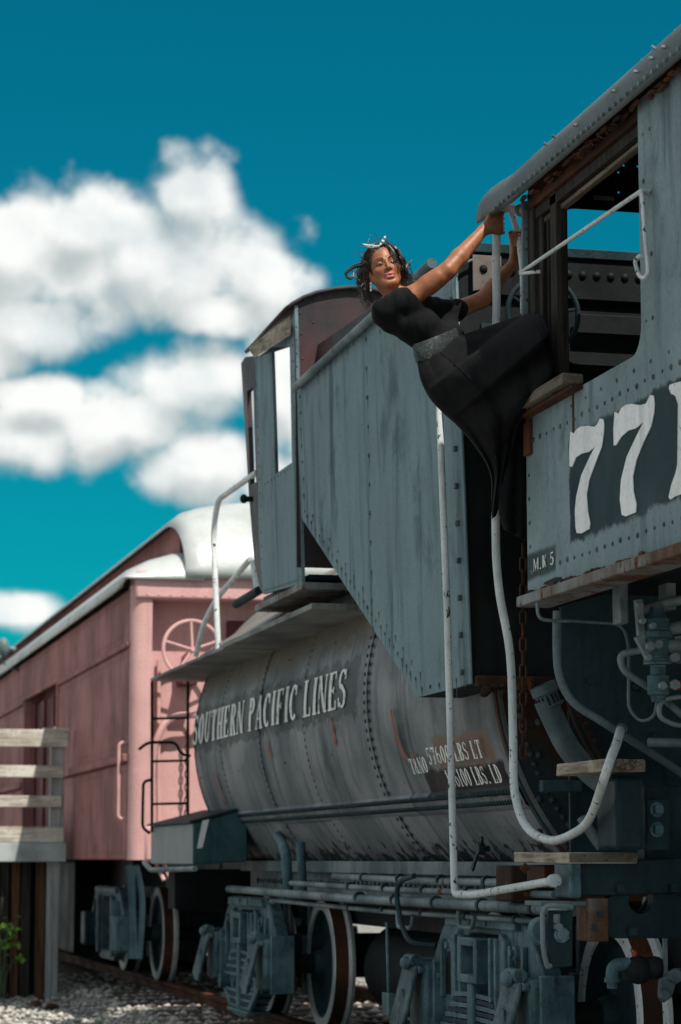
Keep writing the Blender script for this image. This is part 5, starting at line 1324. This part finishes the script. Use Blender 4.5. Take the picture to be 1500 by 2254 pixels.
# ------------------------------------------------------------------ person leaning out of the gangway
class SDF:
    """signed distances of smoothly joined round cones and ellipsoids on a grid, meshed by surface nets"""
    def __init__(s, h): s.h = h; s.prims = []
    def cone(s, a, b, ra, rb, k=.012, sub=False): s.prims.append(('c', np.array(a, float), np.array(b, float), ra, rb, k, sub)); return s
    def ell(s, c, r, rot=None, k=.012, sub=False): s.prims.append(('e', np.array(c, float), np.array(r, float), np.array(rot) if rot is not None else np.eye(3), 0, k, sub)); return s
    def mesh(s, disp=None):
        lo = np.array([1e9] * 3); hi = -lo; bbs = []
        for p in s.prims:
            if p[0] == 'c': r = max(p[3], p[4]); l = np.minimum(p[1], p[2]) - r; h_ = np.maximum(p[1], p[2]) + r
            else: r = p[2].max(); l = p[1] - r; h_ = p[1] + r
            bbs.append((l, h_)); lo = np.minimum(lo, l); hi = np.maximum(hi, h_)
        lo = lo - 4 * s.h; hi = hi + 4 * s.h; n = np.ceil((hi - lo) / s.h).astype(int) + 1
        D = np.full(n, .08, np.float32); ax = [lo[i] + s.h * np.arange(n[i]) for i in range(3)]
        for p, (l, h_) in zip(s.prims, bbs):
            m = p[5] * 3 + .02; a = np.maximum(((l - m - lo) / s.h).astype(int), 0); b = np.minimum(((h_ + m - lo) / s.h).astype(int) + 2, n)
            X, Y, Z = np.meshgrid(ax[0][a[0]:b[0]], ax[1][a[1]:b[1]], ax[2][a[2]:b[2]], indexing='ij'); Q = np.stack([X, Y, Z], -1)
            if p[0] == 'c':
                ba = p[2] - p[1]; t = np.clip(((Q - p[1]) @ ba) / max(ba @ ba, 1e-12), 0, 1)
                d = np.linalg.norm(Q - p[1] - t[..., None] * ba, axis=-1) - (p[3] + (p[4] - p[3]) * t)
            else:
                q = (Q - p[1]) @ p[3]; k0 = np.linalg.norm(q / p[2], axis=-1); k1 = np.linalg.norm(q / p[2] ** 2, axis=-1); d = k0 * (k0 - 1) / np.maximum(k1, 1e-6)
            sub = D[a[0]:b[0], a[1]:b[1], a[2]:b[2]]; k = p[5]
            if p[6]:
                hh = np.clip(.5 - .5 * (sub + d) / k, 0, 1); r = sub * (1 - hh) + (-d) * hh + k * hh * (1 - hh)
            else:
                hh = np.clip(.5 + .5 * (sub - d) / k, 0, 1); r = sub * (1 - hh) + d * hh - k * hh * (1 - hh)
            D[a[0]:b[0], a[1]:b[1], a[2]:b[2]] = r
        ins = D < 0
        c = ins[:-1, :-1, :-1].astype(np.int8)
        for dx in (0, 1):
            for dy in (0, 1):
                for dz in (0, 1):
                    if dx + dy + dz: c = c + ins[dx:n[0] - 1 + dx, dy:n[1] - 1 + dy, dz:n[2] - 1 + dz]
        act = np.argwhere((c > 0) & (c < 8)); idx = -np.ones(c.shape, int); idx[tuple(act.T)] = np.arange(len(act))
        pos = np.zeros((len(act), 3)); cnt = np.zeros(len(act))
        cor = [(i, j, k) for i in (0, 1) for j in (0, 1) for k in (0, 1)]
        for p0 in cor:
            for ax_ in range(3):
                if p0[ax_]: continue
                p1 = list(p0); p1[ax_] = 1
                d0 = D[tuple((act + p0).T)]; d1 = D[tuple((act + p1).T)]; cr = (d0 < 0) != (d1 < 0)
                t = np.where(cr, d0 / np.where(cr, d0 - d1, 1), 0); e = act + np.array(p0, float); e[:, ax_] += t
                pos += e * cr[:, None]; cnt += cr
        V = lo + s.h * pos / cnt[:, None]; Fc = []
        for ax_ in range(3):
            u, w = (ax_ + 1) % 3, (ax_ + 2) % 3
            sl0 = [slice(1, -1)] * 3; sl1 = [slice(1, -1)] * 3; sl0[ax_] = slice(0, -1); sl1[ax_] = slice(1, None)
            A, B = ins[tuple(sl0)], ins[tuple(sl1)]; e = np.argwhere(A != B); base = e.copy()
            for q in range(3):
                if q != ax_: base[:, q] += 1
            fl = A[tuple(e.T)]
            quad = []
            for (du, dw) in ((-1, -1), (0, -1), (0, 0), (-1, 0)):
                o = base.copy(); o[:, u] += du; o[:, w] += dw; quad.append(idx[tuple(o.T)])
            quad = np.stack(quad, 1); ok = (quad >= 0).all(1); quad = quad[ok]; fl = fl[ok]; quad[~fl] = quad[~fl][:, ::-1]; Fc.append(quad)
        return V, np.concatenate(Fc)

def P(px, py, y): return ony(px, py, y)
def np3(v): return np.array((v[0], v[1], v[2]))

def person():
    per = empty('person', (3.25, 9.75, zfloor), 'person in black dress leaning out of the cab gangway holding two white rails', 'person')
    # ---- materials
    m, nt, b = mat_nodes('skin'); q = NT(nt); Pc = q.n('ShaderNodeTexCoord').outputs['Object']
    at = q.n('ShaderNodeAttribute'); at.attribute_name = 'tone'
    c = q.mix(q.ramp(q.noise(Pc, 30, 3), .3, .7), (.225, .080, .033), (.30, .112, .048)); c = q.mix(at.outputs['Fac'], c, (.33, .082, .075))
    q.l(c, b.inputs['Base Color']); b.inputs['Roughness'].default_value = .5; b.inputs['Subsurface Weight'].default_value = .12; b.inputs['Subsurface Radius'].default_value = (.012, .005, .003); b.inputs['Subsurface Scale'].default_value = .5
    bp = q.n('ShaderNodeBump'); bp.inputs['Strength'].default_value = .25; bp.inputs['Distance'].default_value = .002; q.l(q.noise(Pc, 400, 2), bp.inputs['Height']); q.l(bp.outputs[0], b.inputs['Normal'])
    MT['skin'] = m
    m, nt, b = mat_nodes('black_dress_cloth'); q = NT(nt); Pc = q.n('ShaderNodeTexCoord').outputs['Object']
    f = q.noise(Pc, 18, 4); c = q.mix(q.ramp(f, .35, .65), (.0045, .005, .006), (.0075, .008, .009)); q.l(c, b.inputs['Base Color'])
    b.inputs['Roughness'].default_value = .85; b.inputs['Sheen Weight'].default_value = .015; b.inputs['Sheen Roughness'].default_value = .4; b.inputs['Specular IOR Level'].default_value = .1
    bp = q.n('ShaderNodeBump'); bp.inputs['Strength'].default_value = .35; bp.inputs['Distance'].default_value = .003; q.l(q.noise(Pc, 260, 3), bp.inputs['Height']); q.l(bp.outputs[0], b.inputs['Normal'])
    MT['dress'] = m
    m, nt, b = mat_nodes('lace_belt'); q = NT(nt); Pc = q.n('ShaderNodeTexCoord').outputs['Object']
    vo = q.n('ShaderNodeTexVoronoi'); vo.inputs['Scale'].default_value = 55; vo.feature = 'DISTANCE_TO_EDGE'; q.l(Pc, vo.inputs['Vector'])
    w_ = q.ramp(q.noise(Pc, 70, 4, .6, 2.5), .45, .58); e_ = q.m('MULTIPLY', w_, q.ramp(vo.outputs['Distance'], .02, .12))
    c = q.mix(e_, (.010, .017, .020), (.045, .062, .067)); q.l(c, b.inputs['Base Color']); b.inputs['Roughness'].default_value = .55
    bp = q.n('ShaderNodeBump'); bp.inputs['Strength'].default_value = 1; bp.inputs['Distance'].default_value = .006; q.l(e_, bp.inputs['Height']); q.l(bp.outputs[0], b.inputs['Normal'])
    MT['lace'] = m
    MT['hair'] = plain('dark_hair', (.022, .014, .010), .38, 0, .4, .5, 0, 60)
    MT['whitelace'] = plain('white_lace', (.42, .46, .48), .7, 0, .3, .2, .4, 160)
    MT['pearl'] = plain('pearl', (.70, .66, .58), .25, 0, .1, .5, 0)
    MT['eyewhite'] = plain('eye_white', (.62, .58, .55), .2, 0, .05, .5, 0)
    MT['iris'] = plain('dark_iris', (.012, .007, .005), .15, 0, .1, .6, 0)
    MT['brow'] = plain('brow_hair', (.02, .011, .008), .7, 0, .2, .2, 0)
    MT['lip'] = plain('lip', (.36, .085, .085), .35, 0, .1, .45, 0)
    MT['teeth'] = plain('teeth', (.65, .60, .55), .3, 0, .05, .4, 0)

    # ---- head frame in camera-aligned axes: fw out of the face, hu up, hr towards picture right
    B_ = -FWD
    fw = (B_ * math.cos(R(10)) + RIGHT * math.sin(R(10))).normalized(); hr = (RIGHT * math.cos(R(10)) - B_ * math.sin(R(10))).normalized(); hu = UP.copy()
    pq = Matrix.Rotation(R(-12), 3, hr); fw = pq @ fw; hu = pq @ hu                     # chin up
    rq = Matrix.Rotation(R(-12), 3, FWD); fw = rq @ fw; hu = rq @ hu; hr = rq @ hr      # crown to the left
    HS = .90
    hc = P(851, 580, 9.93) - fw * (.072 * HS)
    Hm = Matrix((hr, fw, hu)).transposed()
    Rn = np.array(Hm)
    def H(x, y, z): return hc + Hm @ (Vector((x, y, z)) * HS)
    S = SDF(.0038)
    def he(c, r, k=.012, sub=False): S.ell(np3(H(*c)), np.array(r) * HS, Rn, k, sub)
    def hcn(a, b, ra, rb, k=.012, sub=False): S.cone(np3(H(*a)), np3(H(*b)), ra * HS, rb * HS, k, sub)
    he((0, -.018, .035), (.073, .095, .085)); he((0, .030, -.028), (.060, .056, .080), .02); he((0, .066, -.096), (.022, .02, .02), .02)
    for s in (-1, 1):
        hcn((s * .056, -.004, -.045), (s * .020, .062, -.095), .020, .018, .02); he((s * .043, .054, -.024), (.024, .020, .019), .018)
        hcn((s * .012, .078, .022), (s * .046, .066, .020), .010, .008, .012)
        he((s * .031, .094, .001), (.019, .014, .010), .008, True)
        he((s * .030, .0665, .005), (.0165, .0165, .0115), .003); he((s * .030, .064, -.008), (.0155, .015, .006), .003); he((s * .0118, .088, -.031), (.0075, .0085, .0065), .006)
        he((s * .0062, .0925, -.0385), (.004, .006, .004), .002, True)
        he((s * .074, -.008, -.012), (.007, .018, .030), .006)
    hcn((0, .081, .014), (0, .0985, -.027), .0058, .0092, .008)
    he((0, .082, -.057), (.025, .011, .0105), .006); he((0, .081, -.073), (.0225, .012, .0115), .006)
    he((0, .094, -.0645), (.017, .010, .0028), .003, True)
    he((0, .087, -.0835), (.016, .006, .004), .006, True)
    # neck into the torso
    nk = P(897, 668, 10.0); S.cone(np3(H(0, -.035, -.06)), np3(nk), .048, .055, .02)
    # ---- shoulders, arms
    S1, S2 = P(858, 682, 9.86), P(985, 692, 10.0)
    S.cone(np3(S1), np3(S2), .062, .055, .03); S.cone(np3(nk), np3(P(940, 720, 9.95)), .07, .09, .03)
    hp = P(985, 812, 9.90); S.cone(np3(P(940, 720, 9.95)), np3(hp), .08, .085, .03)
    k1, a1 = onx(1168, 752, 3.15), Vector((3.24, 9.42, 2.56)); S.cone(np3(hp), np3(k1), .055, .042, .02); S.cone(np3(k1), np3(a1), .045, .03, .02); S.cone(np3(a1), (3.17, 9.24, 2.485), .03, .026, .02)
    k2, a2 = P(1080, 890, 9.83), Vector((3.30, 9.74, 2.56)); S.cone(np3(hp), np3(k2), .058, .043, .02); S.cone(np3(k2), np3(a2), .043, .03, .02); S.cone(np3(a2), (3.24, 9.60, 2.485), .03, .026, .02)
    E1, W1 = P(985, 596, 9.76), P(1064, 507, 9.84)
    S.cone(np3(S1), np3(P(905, 655, 9.82)), .046, .045, .02); S.cone(np3(P(905, 655, 9.82)), np3(E1), .0445, .036, .02); S.cone(np3(P(945, 626, 9.79)), np3(P(965, 612, 9.77)), .042, .038, .02)
    M1 = E1.lerp(W1, .33); S.cone(np3(E1), np3(M1), .036, .0365, .015); S.cone(np3(M1), np3(W1), .0365, .0235, .015)
    E2, W2 = P(1062, 660, 10.02), P(1133, 577, 10.0)
    S.cone(np3(S2), np3(E2), .043, .036, .02); M2 = E2.lerp(W2, .33); S.cone(np3(E2), np3(M2), .035, .034, .015); S.cone(np3(M2), np3(W2), .034, .0225, .015)
    # ---- hands closed round the rails
    def hand(ctr, axis, e1, e2, rp, wrist, a_start, a_kn, a_end, thumb, flip=1, thumb_base=None):
        """fingers wind round axis at ctr from angle a_kn to a_end; the palm spans a_start..a_kn"""
        axis, e1, e2 = axis.normalized(), e1.normalized(), e2.normalized()
        rf = .0088; rr = rp + rf - .001
        def at(a, off, r=rr): return ctr + axis * off + (e1 * math.cos(R(a)) + e2 * math.sin(R(a))) * r
        offs = [(.032, .95), (.0115, 1.0), (-.0095, .96), (-.029, .84)]
        for (o, l) in offs:
            o *= flip; span = (a_end - a_kn) * l; prev = at(a_kn, o, rr + .006)
            S.cone(np3(prev), np3(prev), .0112, .0112, .005)
            for i, t in enumerate((.36, .70, 1.0)):
                nx_ = at(a_kn + span * t, o, rr + (.003, .001, 0)[i]); S.cone(np3(prev), np3(nx_), .0095 - .0006 * i, .0089 - .0007 * i, .0035); prev = nx_
            S.cone(np3(wrist), np3(at(a_kn, o, rr + .004)), .016, .0125, .012)
            S.cone(np3(at((a_start + a_kn) / 2, o * .9, rr + .005)), np3(at(a_kn, o, rr + .005)), .0135, .0118, .008)
        S.cone(np3(wrist), np3(at(a_start, -.012 * flip, rr + .006)), .022, .017, .012)
        tb = at(a_start, .030 * flip, rr + .006) if thumb_base is None else thumb_base
        S.cone(np3(wrist.lerp(tb, .35)), np3(tb), .017, .0135, .01)
        pv = tb
        for i, (a, o) in enumerate(thumb):
            nx_ = at(a, o, rr + .002); S.cone(np3(pv), np3(nx_), .0125 - .0015 * i, .0108 - .0012 * i, .005); pv = nx_
    toc = -FWD; lf = -RIGHT
    # near hand: back of the hand to the camera, fingers going over the right side of the rail and behind it
    c1 = P(1093, 497, 9.9); hand(c1, Vector((0, 0, 1)), lf, toc, .0178, W1, 35, 120, 330, [(150, .052), (205, .055)], 1, P(1078, 478, 9.87))
    # far hand: palm behind the rail, finger backs wrapping over its front
    r0, r1 = P(1126, 468, 9.95), P(1146, 545, 9.87); c2 = P(1143, 527, 9.895); hand(c2, r0 - r1, lf, toc, .0145, W2, -70, 5, 190, [(-110, .045), (-150, .05)], 1)
    V, Fq = S.mesh()
    me = bpy.data.meshes.new('body'); o0 = wloc(per)
    me.from_pydata((V - np3(o0)).tolist(), [], Fq.tolist()); me.update(); me.materials.append(MT['skin']); me.polygons.foreach_set('use_smooth', [True] * len(me.polygons))
    # lip colour as an attribute of the skin
    loc = ((V - np3(hc)) @ Rn) / HS
    x, y, z = loc.T
    up_l = np.clip(1.3 - np.sqrt((x / .027) ** 2 + ((z + .058) / .009) ** 2) , 0, 1); lo_l = np.clip(1.3 - np.sqrt((x / .023) ** 2 + ((z + .073) / .010) ** 2), 0, 1)
    tone = np.clip(np.maximum(up_l, lo_l) * 3.5, 0, 1) * (y > .072)
    a = me.attributes.new('tone', 'FLOAT', 'POINT'); a.data.foreach_set('value', tone.astype(np.float32))
    body = bpy.data.objects.new('body', me); COL.objects.link(body); body.parent = per
    sm = body.modifiers.new('smooth', 'SMOOTH'); sm.factor = .4; sm.iterations = 1
    # ---- eyes, brows, lashes, teeth
    for s in (-1, 1):
        e = MB(); c = H(s * .0305, .0672, -.0045); e.ell(c, (.0142 * HS, .0142 * HS, .0060 * HS), 16, 10, Hm); eo = e.build('eye', 'eyewhite', per)
        e = MB(); d = (fw * .93 + hu * -.05 + hr * -.06).normalized(); e.ell(c + d * (.0118 * HS), (.0060 * HS, .004 * HS, .0050 * HS), 12, 8, Hm); e.build('iris', 'iris', eo)
        ls = MB(); ls.tube(smooth_path([H(s * .0150, .0775, -.0045), H(s * .023, .0825, -.0012), H(s * .033, .0822, -.0006), H(s * .043, .0760, -.0030), H(s * .051, .0705, .0010)], 4), [.0016] * 8 + [.0019] * 8 + [.0006], 6); ls.build('lashes', 'brow', eo)
        br = MB(); pts = smooth_path([H(s * .0125, .0895, .0220), H(s * .022, .0895, .0270), H(s * .034, .083, .0300), H(s * .046, .0735, .0275), H(s * .053, .064, .0215)], 4); n = len(pts)
        br.tube(pts, [.0022 * (1 - .7 * abs(i / n - .35)) for i in range(n)], 6); br.build('eyebrow', 'brow', per)
        li = MB(); li.ell(H(s * .03, .076, .0100), (.014 * HS, .008 * HS, .0045 * HS), 12, 8, Hm)
        ea = MB(); t = H(s * .077, -.004, -.046)
        for i in range(3): ea.ell(t - Vector((0, 0, .012 + .014 * i)), (.0058, .0058, .0072), 10, 8)
        ea.build('earring', 'pearl', per)
    tt = MB(); tt.ell(H(0, .0785, -.0625), (.0145 * HS, .008 * HS, .0036 * HS), 12, 8, Hm); tt.build('teeth', 'teeth', per)

    # ---- hair: swept cap and many strands
    rnd = random.Random(21); Hh = SDF(.0045)
    def hhe(c, r, k=.012, sub=False): Hh.ell(np3(H(*c)), np.array(r) * HS, Rn, k, sub)
    hhe((0, -.026, .040), (.079, .098, .090)); hhe((0, -.07, .0), (.066, .06, .075), .02)
    hhe((.0, .075, .010), (.060, .062, .066), .012, True); hhe((0, .06, -.06), (.075, .07, .07), .01, True)
    Vh, Fh = Hh.mesh()
    nz = np.array([mnoise.noise(Vector((p[0] * 90, p[1] * 90, p[2] * 25))) for p in Vh]); Vh = Vh + ((Vh - np3(hc)) * (nz[:, None] * .03))
    mb = MB(); mb.v = [tuple(p) for p in Vh]; mb.f = [tuple(f) for f in Fh.tolist()]; hair = mb.build('hair', 'hair', per, angle=180)
    st = MB()
    def strand(pts, r=.0016, taper=True, n=4):
        pp = smooth_path(pts, 4); m_ = len(pp); st.tube(pp, [r * (1 - .75 * (i / m_) ** 2) for i in range(m_)], 4)
    J = lambda s=.004: Vector((rnd.gauss(0, s), rnd.gauss(0, s), rnd.gauss(0, s)))
    for i in range(150):            # combed back over the crown from the hair line
        a = R(rnd.uniform(-88, 88)); x0 = .066 * math.sin(a); z0 = .060 + .046 * math.cos(a) * rnd.uniform(.92, 1.06)
        y0 = .060 - .050 * abs(math.sin(a)) ** 1.6
        strand([H(x0 * .95, y0, z0 - .004) + J(.002), H(x0 * 1.12, y0 - .05, z0 + .017) + J(.003), H(x0 * 1.05, -.06, z0 * .95 + .012) + J(.004), H(x0 * .6, -.11, z0 * .5) + J(.008)], rnd.uniform(.0016, .0030))
    for i in range(110):            # long locks down the picture-right temple
        x0 = rnd.uniform(.022, .068); k = rnd.uniform(.55, 1.0)
        strand([H(x0 * .75, .058 - x0 * .35, .098 - x0 * .35) + J(.003), H(x0 + .014, .064 - x0 * .30, .055) + J(.004), H(.062 + x0 * .28, .045, .000) + J(.006), H(.072 + x0 * .14, .03, -.055 * k) + J(.007), H(.076 + x0 * .18, .02, -.115 * k) + J(.013)], rnd.uniform(.0012, .0026))
    for i in range(170):            # locks on the picture-left side, gathered back
        z0 = rnd.uniform(.0, .10); k = rnd.uniform(.4, 1.0)
        strand([H(-.050 - (.1 - z0) * .12, .040 - (.1 - z0) * .25, z0 + .01) + J(.003), H(-.076, .008, z0 * .8) + J(.005), H(-.088, -.022, z0 * .5 - .03) + J(.007), H(-.098, -.038, -.045 * k - .02) + J(.009), H(-.096, -.045, -.12 * k - .01) + J(.016)], rnd.uniform(.0009, .0020))
    for i in range(30):             # loose lock low on the left
        k = rnd.uniform(.8, 1.05); strand([H(-.085, -.03, -.02) + J(.006), H(-.112, -.04, -.07) + J(.004), H(-.104, -.04, -.115 * k) + J(.004), H(-.082, -.04, -.150 * k) + J(.004)], rnd.uniform(.001, .002))
    for i in range(60):
        a_ = rnd.uniform(0, 1); k = rnd.uniform(.7, 1.25)
        strand([H(-.05 - .03 * a_, -.03, .09 - .05 * a_) + J(.006), H(-.095, -.05, .035) + J(.012), H(-.115, -.05, -.03 * k) + J(.014), H(-.105, -.05, -.09 * k) + J(.016), H(-.118, -.05, -.135 * k) + J(.018)], rnd.uniform(.0008, .0018))
    for i in range(40):
        k = rnd.uniform(.6, 1.2)
        strand([H(.03, .05, .105) + J(.006), H(.062, .06, .06) + J(.007), H(.082, .05, .0) + J(.010), H(.096, .03, -.05 * k) + J(.012), H(.090, .02, -.12 * k) + J(.016)], rnd.uniform(.0008, .0018))
    for i in range(12): strand([H(.036, .07, .085) + J(.003), H(.040, .088, .04) + J(.004), H(.050, .085, -.01) + J(.004), H(.060, .075, -.05) + J(.006)], .0010)
    curl = [P(807, 578, 9.98), P(795, 583, 9.98), P(778, 589, 9.98), P(764, 600, 9.97), P(763, 609, 9.97), P(770, 613, 9.96), P(778, 609, 9.96), P(780, 600, 9.97), P(775, 596, 9.98)]
    for i in range(16): d = J(.0028); strand([c + d + J(.0012) for c in curl], .0022)
    for i in range(70):             # flyaways
        a = rnd.uniform(-1.3, 1.3); p = H(.07 * math.sin(a), -.02, .045 + .078 * math.cos(a)); d = (p - hc).normalized()
        strand([p, p + d * .018 + J(.014), p + d * .03 + J(.026)], .0006)
    for i in range(14): strand([P(905, 575, 9.95) + J(.004), P(895, 590, 9.93) + J(.008), P(903, 607, 9.95) + J(.01), P(909, 617, 9.96) + J(.01)], .0008)
    st.build('hair_strands', 'hair', hair, kind='stuff')
    # head band bow of white lace: two pointed loops and a knot
    bw = MB()
    def ear(pts, w, th=.003):
        pp = smooth_path(pts, 5); v = []; n = len(pp)
        for i, p in enumerate(pp):
            t = i / (n - 1); ww = w * (math.sin(math.pi * (t * .86 + .1)) ** .8); d = (pp[min(i + 1, n - 1)] - pp[max(i - 1, 0)]).normalized(); s_ = d.cross(toc).normalized()
            for (a_, b_) in ((-1, 0), (0, 1), (1, 0), (0, -1)): v.append(p + s_ * (ww * a_) + toc * (th * b_ + .004 * math.sin(i * 1.3)))
        bw.add(v, [(4 * i + k, 4 * i + (k + 1) % 4, 4 * i + 4 + (k + 1) % 4, 4 * i + 4 + k) for i in range(n - 1) for k in range(4)])
    ear([P(832, 543, 9.87), P(822, 542, 9.87), P(810, 541, 9.87), P(798, 537, 9.87)], .008); ear([P(836, 540, 9.87), P(842, 533, 9.87), P(846, 525, 9.87), P(851, 518, 9.87)], .0065)
    bw.ell(P(833, 542, 9.868), (.007, .006, .006)); bw.build('lace_bow', 'whitelace', per)

    # ---- dress: bodice with puffed sleeves
    Dr = SDF(.0048)
    Dr.cone(np3(P(860, 692, 9.87)), np3(P(968, 755, 9.86)), .072, .078, .03); Dr.cone(np3(P(955, 695, 9.97)), np3(P(985, 742, 9.90)), .066, .074, .03); Dr.cone(np3(P(900, 684, 9.98)), np3(P(965, 718, 9.96)), .075, .08, .03)
    Dr.ell(np3(P(930, 712, 9.83)), (.075, .06, .06), None, .03)
    Dr.cone(np3(P(852, 682, 9.84)), np3(P(884, 664, 9.82)), .060, .055, .02); Dr.cone(np3(P(884, 664, 9.82)), np3(P(896, 657, 9.815)), .055, .050, .012)
    Dr.cone(np3(P(980, 692, 10.0)), np3(P(1006, 682, 10.0)), .052, .050, .02)
    Dr.cone(np3(P(905, 674, 9.83)), np3(P(985, 684, 9.95)), .056, .05, .02)
    Vd, Fd = Dr.mesh()
    ctr = Vd.mean(0); rad = Vd - ctr; rad /= np.linalg.norm(rad, axis=1)[:, None] + 1e-9
    ub = np3((P(965, 757, 9.86) - P(860, 692, 9.87)).normalized())
    wr = []
    for p in Vd:
        s_ = float(p @ ub); wr.append(.004 * mnoise.noise(Vector(p) * 16) + .010 * mnoise.noise(Vector((s_ * 34 + p[2] * 20, p[2] * 9, p[1] * 7)) + mnoise.noise_vector(Vector(p) * 9) * .5))
    Vd = Vd + rad * np.array(wr)[:, None]
    mb = MB(); mb.v = [tuple(p) for p in Vd]; mb.f = [tuple(f) for f in Fd.tolist()]; bod = mb.build('dress_bodice', 'dress', per, angle=180)
    tr = MB()
    ca = (P(985, 596, 9.76) - P(858, 682, 9.86)).normalized(); cu = ca.cross(toc).normalized(); cw = ca.cross(cu); cc = P(899, 656, 9.815)
    for i in range(30):
        a = 2 * math.pi * i / 30; tr.ell(cc + (cu * math.cos(a) + cw * math.sin(a)) * .051, (.0042, .0042, .0042), 6, 5)
    tr.build('sleeve_beads', 'dress', bod, kind='stuff')
    # skirt: rows of rings between the left and right outline, depth from the hips and thighs under it
    rows = [((914, 772), (1018, 738), 9.85, 9.90, .085), ((919, 800), (1062, 722), 9.83, 9.86, .10), ((927, 838), (1120, 703), 9.80, 9.78, .115), ((946, 876), (1172, 690), 9.78, 9.66, .12),
            ((975, 908), (1200, 705), 9.77, 9.58, .115), ((1004, 934), (1214, 760), 9.76, 9.56, .105), ((1030, 962), (1222, 826), 9.75, 9.55, .095), ((1056, 996), (1176, 880), 9.75, 9.60, .085),
            ((1073, 1024), (1146, 930), 9.75, 9.66, .07), ((1082, 1052), (1132, 985), 9.76, 9.70, .058), ((1083, 1088), (1116, 1050), 9.77, 9.74, .045), ((1082, 1120), (1103, 1102), 9.78, 9.77, .03), ((1084, 1142), (1092, 1136), 9.79, 9.79, .012)]
    NR, NU = 110, 8; fine = []
    for i in range(len(rows) - 1):
        for k in range(NU):
            t = k / NU; r0_, r1_ = rows[max(i - 1, 0)], rows[i]; r2_, r3_ = rows[i + 1], rows[min(i + 2, len(rows) - 1)]
            def cr(a, b, c, d): return .5 * (2 * b + (c - a) * t + (2 * a - 5 * b + 4 * c - d) * t * t + (3 * b - a - 3 * c + d) * t ** 3)
            fine.append((tuple(cr(r0_[0][j], r1_[0][j], r2_[0][j], r3_[0][j]) for j in (0, 1)), tuple(cr(r0_[1][j], r1_[1][j], r2_[1][j], r3_[1][j]) for j in (0, 1)), cr(r0_[2], r1_[2], r2_[2], r3_[2]), cr(r0_[3], r1_[3], r2_[3], r3_[3]), cr(r0_[4], r1_[4], r2_[4], r3_[4])))
    fine.append(rows[-1]); sk = MB(); v = []; M_ = len(fine)
    for i, (l, r, y0, y1, dp) in enumerate(fine):
        Lp, Rp = P(l[0], l[1], y0), (P(r[0], r[1], y1) if r[0] < 1150 else onx(r[0], r[1], 3.035 if r[1] < 740 else 3.085)); c = (Lp + Rp) / 2; u = (Rp - Lp) / 2; t = i / (M_ - 1)
        for k in range(NR):
            a = 2 * math.pi * k / NR; co, si = math.cos(a), math.sin(a)
            # folds radiate from the knee to the hem, deeper lower down
            amp = (.005 + .052 * max(0, t - .2)) * (1 if si > -.2 else .4) * min(1, dp / .05)
            ph = 11 * co + 2.2 * t + 1.6 * mnoise.noise(Vector((co * 2.2, si, t * 2.5))); fold = amp * (2 * abs(math.sin(ph * .5 + .6)) ** .7 - 1.1) + .004 * mnoise.noise(Vector((co * 5, si * 5, t * 9)))
            v.append(c + u * (math.copysign(abs(co) ** .85, co)) + toc * (dp * .8 * math.copysign(abs(si) ** .8, si) + fold * (1 if si > 0 else -1)))
    sk.add(v, [(i * NR + k, i * NR + (k + 1) % NR, (i + 1) * NR + (k + 1) % NR, (i + 1) * NR + k) for i in range(M_ - 1) for k in range(NR)] + [tuple(range(NR)), tuple((M_ - 1) * NR + k for k in range(NR))[::-1]])
    sko = sk.build('skirt', 'dress', per, angle=180)
    for kk, i0 in ((int(NR * .10), .28), (int(NR * .30), .10)):
        sm_ = MB(); sm_.tube([v[i * NR + kk] + toc * .001 for i in range(int(M_ * i0), M_ - 6, 2)], .0022, 5); sm_.build('seam', 'dress', sko)
    # back layer of the skirt hanging inside the gangway
    bl = MB(); v = []
    rb = [((1120, 900), (1158, 880)), ((1112, 960), (1158, 930)), ((1104, 1030), (1158, 1000)), ((1100, 1090), (1157, 1080)), ((1100, 1130), (1156, 1140)), ((1112, 1165), (1155, 1190))]
    for j, (l, r) in enumerate(rb):
        for k in range(9): t = k / 8; v.append(P(l[0] + (r[0] - l[0]) * t, l[1] + (r[1] - l[1]) * t, 9.68 + .02 * math.sin(t * 11 + j * .4)))
    bl.add(v, [(j * 9 + k, j * 9 + k + 1, j * 9 + k + 10, j * 9 + k + 9) for j in range(len(rb) - 1) for k in range(8)]); o = bl.build('skirt_back', 'dress', per, angle=180); sd = o.modifiers.new('t', 'SOLIDIFY'); sd.thickness = .006
    # wide lace belt
    be = MB(); v = []; bt = [((913, 757), (1010, 716), .112), ((911, 764), (1014, 724), .118), ((912, 780), (1018, 740), .122), ((916, 793), (1020, 754), .122), ((918, 800), (1022, 760), .114)]
    for (l, r, dp) in bt:
        Lp, Rp = P(l[0] - 2, l[1], 9.85), P(r[0] + 2, r[1], 9.90); c = (Lp + Rp) / 2; u = (Rp - Lp) / 2
        for k in range(40): a = 2 * math.pi * k / 40; v.append(c + u * math.cos(a) + toc * (dp * math.sin(a)) + Vector((0, 0, 1)) * (-.012 * max(0, math.sin(a))))
    be.add(v, [(j * 40 + k, j * 40 + (k + 1) % 40, (j + 1) * 40 + (k + 1) % 40, (j + 1) * 40 + k) for j in range(4) for k in range(40)]); be.build('belt', 'lace', per, angle=180)
zfloor = 2.45
person()
